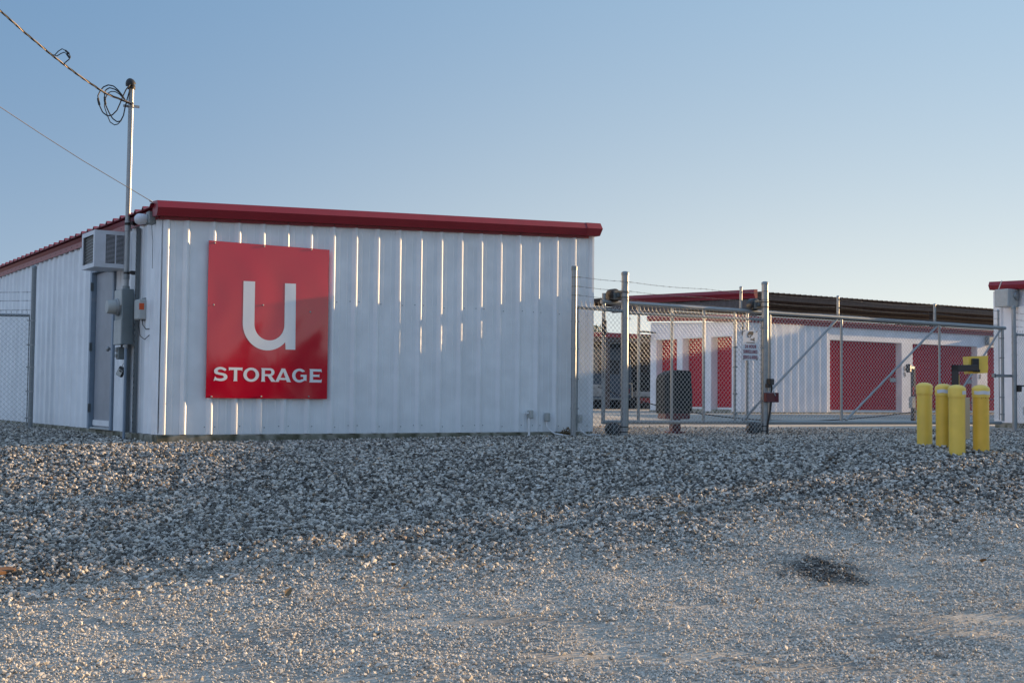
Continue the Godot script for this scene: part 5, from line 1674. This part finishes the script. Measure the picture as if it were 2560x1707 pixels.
func bollards() -> void:
	var spots := [
		[7.555, 4.522, -0.109, 0.79, "yellow", "plain yellow bollard without reflective tape on its cap", 0],
		[7.409, 4.904, -0.122, 0.785, "yellow_deep", "deep yellow bollard with a white tape band and dark scuffs under its cap", 1],
		[7.031, 5.374, -0.140, 0.785, "yellow", "pale yellow bollard with a short white tape strip in front of the keypad post", 2],
		[7.334, 5.451, -0.133, 0.78, "yellow_deep", "yellow bollard with a white tape band and dark drips below its cap", 3]]
	for s: Array in spots:
		var at := V(s[0], s[2], s[1])
		var top: float = s[3]
		var B := thing("bollard", s[5], "bollard", at, "yellow bollards round the keypad")
		var m: Material = M[s[4]]
		var mb := MB.new()
		mb.lathe([Vector2(0.0855, -0.35), Vector2(0.0855, top - 0.08)], 36, Transform3D(Basis(), at))
		var body := part(mb, "sleeve", m, B)
		mb = MB.new()
		mb.lathe([Vector2(0.086, top - 0.135), Vector2(0.0925, top - 0.135), Vector2(0.0935, top - 0.04), Vector2(0.090, top - 0.033), Vector2(0.07, top - 0.014), Vector2(0.045, top - 0.004), Vector2(0.02, top), Vector2(0, top + 0.001)], 36, Transform3D(Basis(), at))
		var cap := part(mb, "cap", M.yellow, B)
		if s[6] > 0:
			mb = MB.new()
			var a0 := 20.0 if s[6] != 2 else 42.0
			var a1 := 200.0 if s[6] != 2 else 118.0
			var n := 24
			for k in n:
				var a := deg_to_rad(lerpf(a0, a1, float(k) / n)) - 0.2
				var b := deg_to_rad(lerpf(a0, a1, float(k + 1) / n)) - 0.2
				var da := V(cos(a), 0, sin(a))
				var db := V(cos(b), 0, sin(b))
				var w0 := 0.003 * sin(k * 0.7 + s[6])
				var w1 := 0.003 * sin((k + 1) * 0.7 + s[6])
				var y0 := top - 0.104
				var y1 := top - 0.066
				mb.tri(at + da * 0.0952 + V(0, y0 + w0, 0), at + db * 0.0952 + V(0, y0 + w1, 0), at + db * 0.0952 + V(0, y1 + w1, 0), da, db, db)
				mb.tri(at + da * 0.0952 + V(0, y0 + w0, 0), at + db * 0.0952 + V(0, y1 + w1, 0), at + da * 0.0952 + V(0, y1 + w0, 0), da, db, da)
			part(mb, "tape_band", M.tape, cap)
		if s[6] == 1 or s[6] == 3:
			# dark scuffs and drips: thin patches of dirt stuck on the sleeve
			mb = MB.new()
			for k in (9 if s[6] == 1 else 16):
				var a := rng.randf_range(0.35, 2.4)
				var y := top - 0.136 - (rng.randf_range(0.012, 0.07) if s[6] == 1 else 0.0)
				var hgt := rng.randf_range(0.006, 0.018) if s[6] == 1 else rng.randf_range(0.004, 0.03) * (0.4 + 0.6 * sin(k * 1.9) * sin(k * 1.9))
				var wid := rng.randf_range(0.03, 0.09)
				var da := V(cos(a), 0, sin(a)) * 0.0866
				var db := V(cos(a + wid), 0, sin(a + wid)) * 0.0866
				var dm := V(cos(a + wid * 0.5), 0, sin(a + wid * 0.5)) * 0.0866
				mb.flat3(at + da + V(0, y, 0), at + db + V(0, y, 0), at + dm + V(0, y - hgt, 0), dm)
			part(mb, "scuffs", M.rust_stain, body).set_meta("kind", "stuff")

func keypad() -> void:
	var g := V(7.352, -0.15, 5.106)
	var K := thing("keypad_stand", "black gooseneck stand holding a yellow hooded keypad among the bollards", "keypad", g)
	var turn := Basis(Vector3.UP, 0.62)
	var mb := MB.new()
	mb.box(g + V(0, 0.46, 0), V(0.075, 1.12, 0.075), turn, 0.005)
	mb.box(g + turn * V(0, 0.985, 0.10), V(0.075, 0.07, 0.275), turn, 0.005)
	part(mb, "gooseneck", M.black_paint, K)
	mb = MB.new()
	mb.box(g + turn * V(0.022, 0.80, 0.041), V(0.032, 0.22, 0.006), turn)
	part(mb, "paint_patch", M.yellow, K, "patch of yellow paint on the black post")
	mb = MB.new()
	var face := Basis(Vector3.UP, -0.50)
	var c := V(7.535, 0.872, 5.265)
	var hood := PackedVector2Array([Vector2(-0.098, -0.10), Vector2(0.112, -0.088), Vector2(0.12, -0.02), Vector2(0.114, 0.02), Vector2(0.12, 0.104), Vector2(-0.114, 0.092), Vector2(-0.105, -0.02)])
	mb.prism(hood, -0.13, 0.0, Transform3D(face, c))
	part(mb, "hood", M.yellow, K)
	mb = MB.new()
	mb.box(c + face * V(-0.04, 0.0, 0.022), V(0.075, 0.14, 0.045), face, 0.006)
	mb.box(c + face * V(-0.02, -0.065, 0.012), V(0.075, 0.03, 0.02), face, 0.003)
	part(mb, "mounting_plate", M.black_paint, K)
	mb = MB.new()
	mb.box(V(7.468, 0.28, 5.17), V(0.06, 0.46, 0.02), Basis(Vector3.UP, -0.6), 0.003)
	part(mb, "instruction_board", M.cream, K, "narrow cream board fixed low on the stand")

func behind_fence() -> void:
	# parked in the dark shed
	var T := thing("parked_trailer", "grey camping trailer parked in the dark shed", "trailer", V(25.2, 0.0, -25.6))
	var mb := MB.new()
	mb.prism(PackedVector2Array([Vector2(-1.1, 0.45), Vector2(1.1, 0.45), Vector2(1.12, 1.6), Vector2(1.05, 2.2), Vector2(0.8, 2.4), Vector2(-0.8, 2.4), Vector2(-1.05, 2.2), Vector2(-1.12, 1.6)]), -3.0, 0.0, Transform3D(Basis(), V(25.2, 0.0, -24.6)))
	part(mb, "body", M.trailer_blue, T)
	box_part("window", M.black_paint, T, V(24.7, 1.4, -24.598), V(25.7, 1.95, -24.585))
	box_part("panel", M.trailer_white, T, V(24.45, 0.55, -24.598), V(25.2, 1.0, -24.58))
	for x: float in [24.3, 26.1]:
		box_part("tail_lamp", M.tail_lamp, T, V(x - 0.09, 0.62, -24.598), V(x + 0.09, 0.86, -24.57))
		mb = MB.new()
		mb.lathe([Vector2(0, -0.1), Vector2(0.34, -0.1), Vector2(0.36, 0), Vector2(0.34, 0.1), Vector2(0, 0.1)], 18, Transform3D(Basis(Vector3.BACK, PI / 2), V(x, 0.32, -26.2)))
		part(mb, "wheel", M.black_rubber, T)
	mb = MB.new()
	mb.tube([V(24.2, 0.45, -24.5), V(26.2, 0.45, -24.5)], 0.05, 8)
	part(mb, "bumper", M.galvanised, T)
	mb = MB.new()
	mb.tube([V(26.25, 0.5, -24.45), V(26.22, 1.05, -24.45), V(25.7, 1.08, -24.45)], 0.03, 8)
	part(mb, "rack_rail", M.cream, T)
	var U := thing("utility_trailer", "low flat trailer with a red board parked beside the camping trailer", "trailer", V(27.2, 0.0, -25.0))
	box_part("bed", M.trailer_white, U, V(26.5, 0.55, -27.5), V(27.9, 0.75, -24.5), 0.02)
	box_part("tail_board", M.tail_lamp, U, V(26.5, 0.30, -24.49), V(27.9, 0.50, -24.44), 0.01)
	box_part("load_cover", M.operator_dark, U, V(26.55, 0.76, -27.3), V(27.85, 1.5, -24.7), 0.12)
	for x: float in [26.6, 27.8]:
		mb = MB.new()
		mb.lathe([Vector2(0, -0.09), Vector2(0.3, -0.09), Vector2(0.32, 0), Vector2(0.3, 0.09), Vector2(0, 0.09)], 18, Transform3D(Basis(Vector3.BACK, PI / 2), V(x, 0.31, -26.0)))
		part(mb, "wheel", M.black_rubber, U)

func leaves(mb: MB, at: Vector3, rx: float, ry: float, count: int, size: float) -> void:
	for i in count:
		var d := V(rng.randf_range(-1, 1), rng.randf_range(-1, 1), rng.randf_range(-1, 1))
		if d.length() > 1.0:
			continue
		var p := at + V(d.x * rx, d.y * ry, d.z * rx)
		var b := Basis.from_euler(V(rng.randf() * TAU, rng.randf() * TAU, rng.randf() * TAU))
		var s := size * rng.randf_range(0.6, 1.3)
		mb.flat3(p, p + b * V(s, s * 0.35, 0), p + b * V(s * 0.6, -s * 0.4, s * 0.15), b * Vector3.BACK)
		mb.flat3(p, p + b * V(-s * 0.8, s * 0.5, s * 0.1), p + b * V(-s * 0.3, -s * 0.5, 0), b * Vector3.BACK)

func greenery() -> void:
	var trees := [[37.0, -42.0, 4.6, "small leafy tree standing behind the dark shed"], [69.0, -45.0, 7.35, "distant leafy tree showing just above the canopy roof"]]
	for t: Array in trees:
		var at := V(t[0], 0.0, t[1])
		var h: float = t[2]
		var T := thing("tree", t[3], "tree", at)
		var mb := MB.new()
		mb.lathe([Vector2(0.22, -0.3), Vector2(0.17, h * 0.35), Vector2(0.08, h * 0.75)], 9, Transform3D(Basis(), at))
		for k in 7:
			var a := k * 2.4
			mb.tube([at + V(0, h * (0.3 + 0.05 * k), 0), at + V(cos(a) * h * 0.16, h * (0.48 + 0.05 * k), sin(a) * h * 0.16), at + V(cos(a) * h * 0.28, h * (0.58 + 0.06 * k), sin(a) * h * 0.28)], 0.04, 5)
		part(mb, "trunk", M.bark, T)
		mb = MB.new()
		for k in 26:
			var c := at + V(rng.randf_range(-1, 1) * h * 0.32, h * rng.randf_range(0.45, 0.92), rng.randf_range(-1, 1) * h * 0.32)
			leaves(mb, c, h * 0.13, h * 0.10, 150, 0.16)
		part(mb, "crown", M.leaf, T)
	# a tall tree and a light pole out of frame to the right; the low sun throws their shadows along the bank
	var at2 := V(34.0, 0.0, 5.6)
	var T2 := thing("tree", "tall roadside tree standing beyond the storage block", "tree", at2)
	var tb := MB.new()
	tb.lathe([Vector2(0.30, -0.8), Vector2(0.20, 5.0), Vector2(0.08, 8.2)], 10, Transform3D(Basis(), at2))
	for k in 8:
		var a := k * 2.4
		tb.tube([at2 + V(0, 5.0 + 0.3 * k, 0), at2 + V(cos(a) * 0.8, 5.7 + 0.3 * k, sin(a) * 0.8), at2 + V(cos(a) * 1.5, 6.2 + 0.3 * k, sin(a) * 1.3)], 0.05, 5)
	part(tb, "trunk", M.bark, T2)
	tb = MB.new()
	for k in 44:
		var c := at2 + V(rng.randf_range(-1.6, 1.6), rng.randf_range(5.9, 8.6), rng.randf_range(-1.6, 1.6))
		leaves(tb, c, 0.7, 0.55, 170, 0.17)
	part(tb, "crown", M.leaf, T2)
	var U := thing("light_pole", "wooden light pole standing by the street out of frame", "pole", V(24.0, -0.9, 7.35))
	tb = MB.new()
	tb.lathe([Vector2(0.16, -1.4), Vector2(0.12, 7.5), Vector2(0.0, 7.52)], 12, Transform3D(Basis(), V(24.0, 0, 7.35)))
	part(tb, "pole", M.bark, U)
	tb = MB.new()
	tb.tube([V(24.0, 7.0, 7.35), V(24.2, 7.2, 8.35)], 0.03, 8)
	tb.box(V(24.22, 7.2, 8.5), V(0.16, 0.1, 0.4), Basis(), 0.03)
	part(tb, "lamp_arm", M.dull_galvanised, U)
	# woods across the street behind the viewer, mirrored in the glossy sign
	var mb2 := MB.new()
	var hills := FastNoiseLite.new()
	hills.seed = 77
	hills.frequency = 0.05
	for i in 16000:
		var x := rng.randf_range(-190.0, 190.0)
		var z := rng.randf_range(95.0, 112.0)
		var top := 5.4 + 3.6 * hills.get_noise_1d(x) + 2.2 * hills.get_noise_1d(x * 5.0 + 90.0)
		var y := -1.1 + rng.randf() * maxf(top, 1.5)
		var s := rng.randf_range(0.6, 1.3)
		var b := Basis.from_euler(V(rng.randf() * TAU, rng.randf() * TAU, rng.randf() * TAU))
		var p := V(x, y, z)
		mb2.flat3(p + b * V(-s, 0, 0), p + b * V(s, 0.3 * s, 0), p + b * V(0, s, 0), b * Vector3.BACK)
	var w := part(mb2, "distant_woods", M.woods, self)
	w.set_meta("kind", "stuff")
	w.set_meta("label", "dark line of woods across the street")
	w.set_meta("category", "woods")
	# a broken bit of wood on the stones
	var S := thing("wood_scrap", "broken orange brown scrap of wood lying on the gravel", "wood scrap", V(-2.66, ground_y(-2.66, 5.1) + 0.02, 5.1))
	var sb := MB.new()
	var sc := V(-2.66, ground_y(-2.66, 5.1) + 0.03, 5.1)
	sb.prism(PackedVector2Array([Vector2(-0.16, -0.03), Vector2(0.10, -0.035), Vector2(0.17, -0.01), Vector2(0.11, 0.03), Vector2(-0.13, 0.035)]), -0.012, 0.012, Transform3D(Basis(Vector3.UP, 0.5) * Basis(Vector3.RIGHT, -1.25), sc))
	part(sb, "scrap", M.wood, S)
	# a weed at the foot of the front wall
	var W := thing("weed", "small yellowish weed growing at the foot of the front wall", "plant", V(5.62, -0.04, 0.12))
	var wb := MB.new()
	leaves(wb, V(5.60, 0.0, 0.12), 0.09, 0.05, 120, 0.035)
	part(wb, "foliage", M.leaf_dry, W)
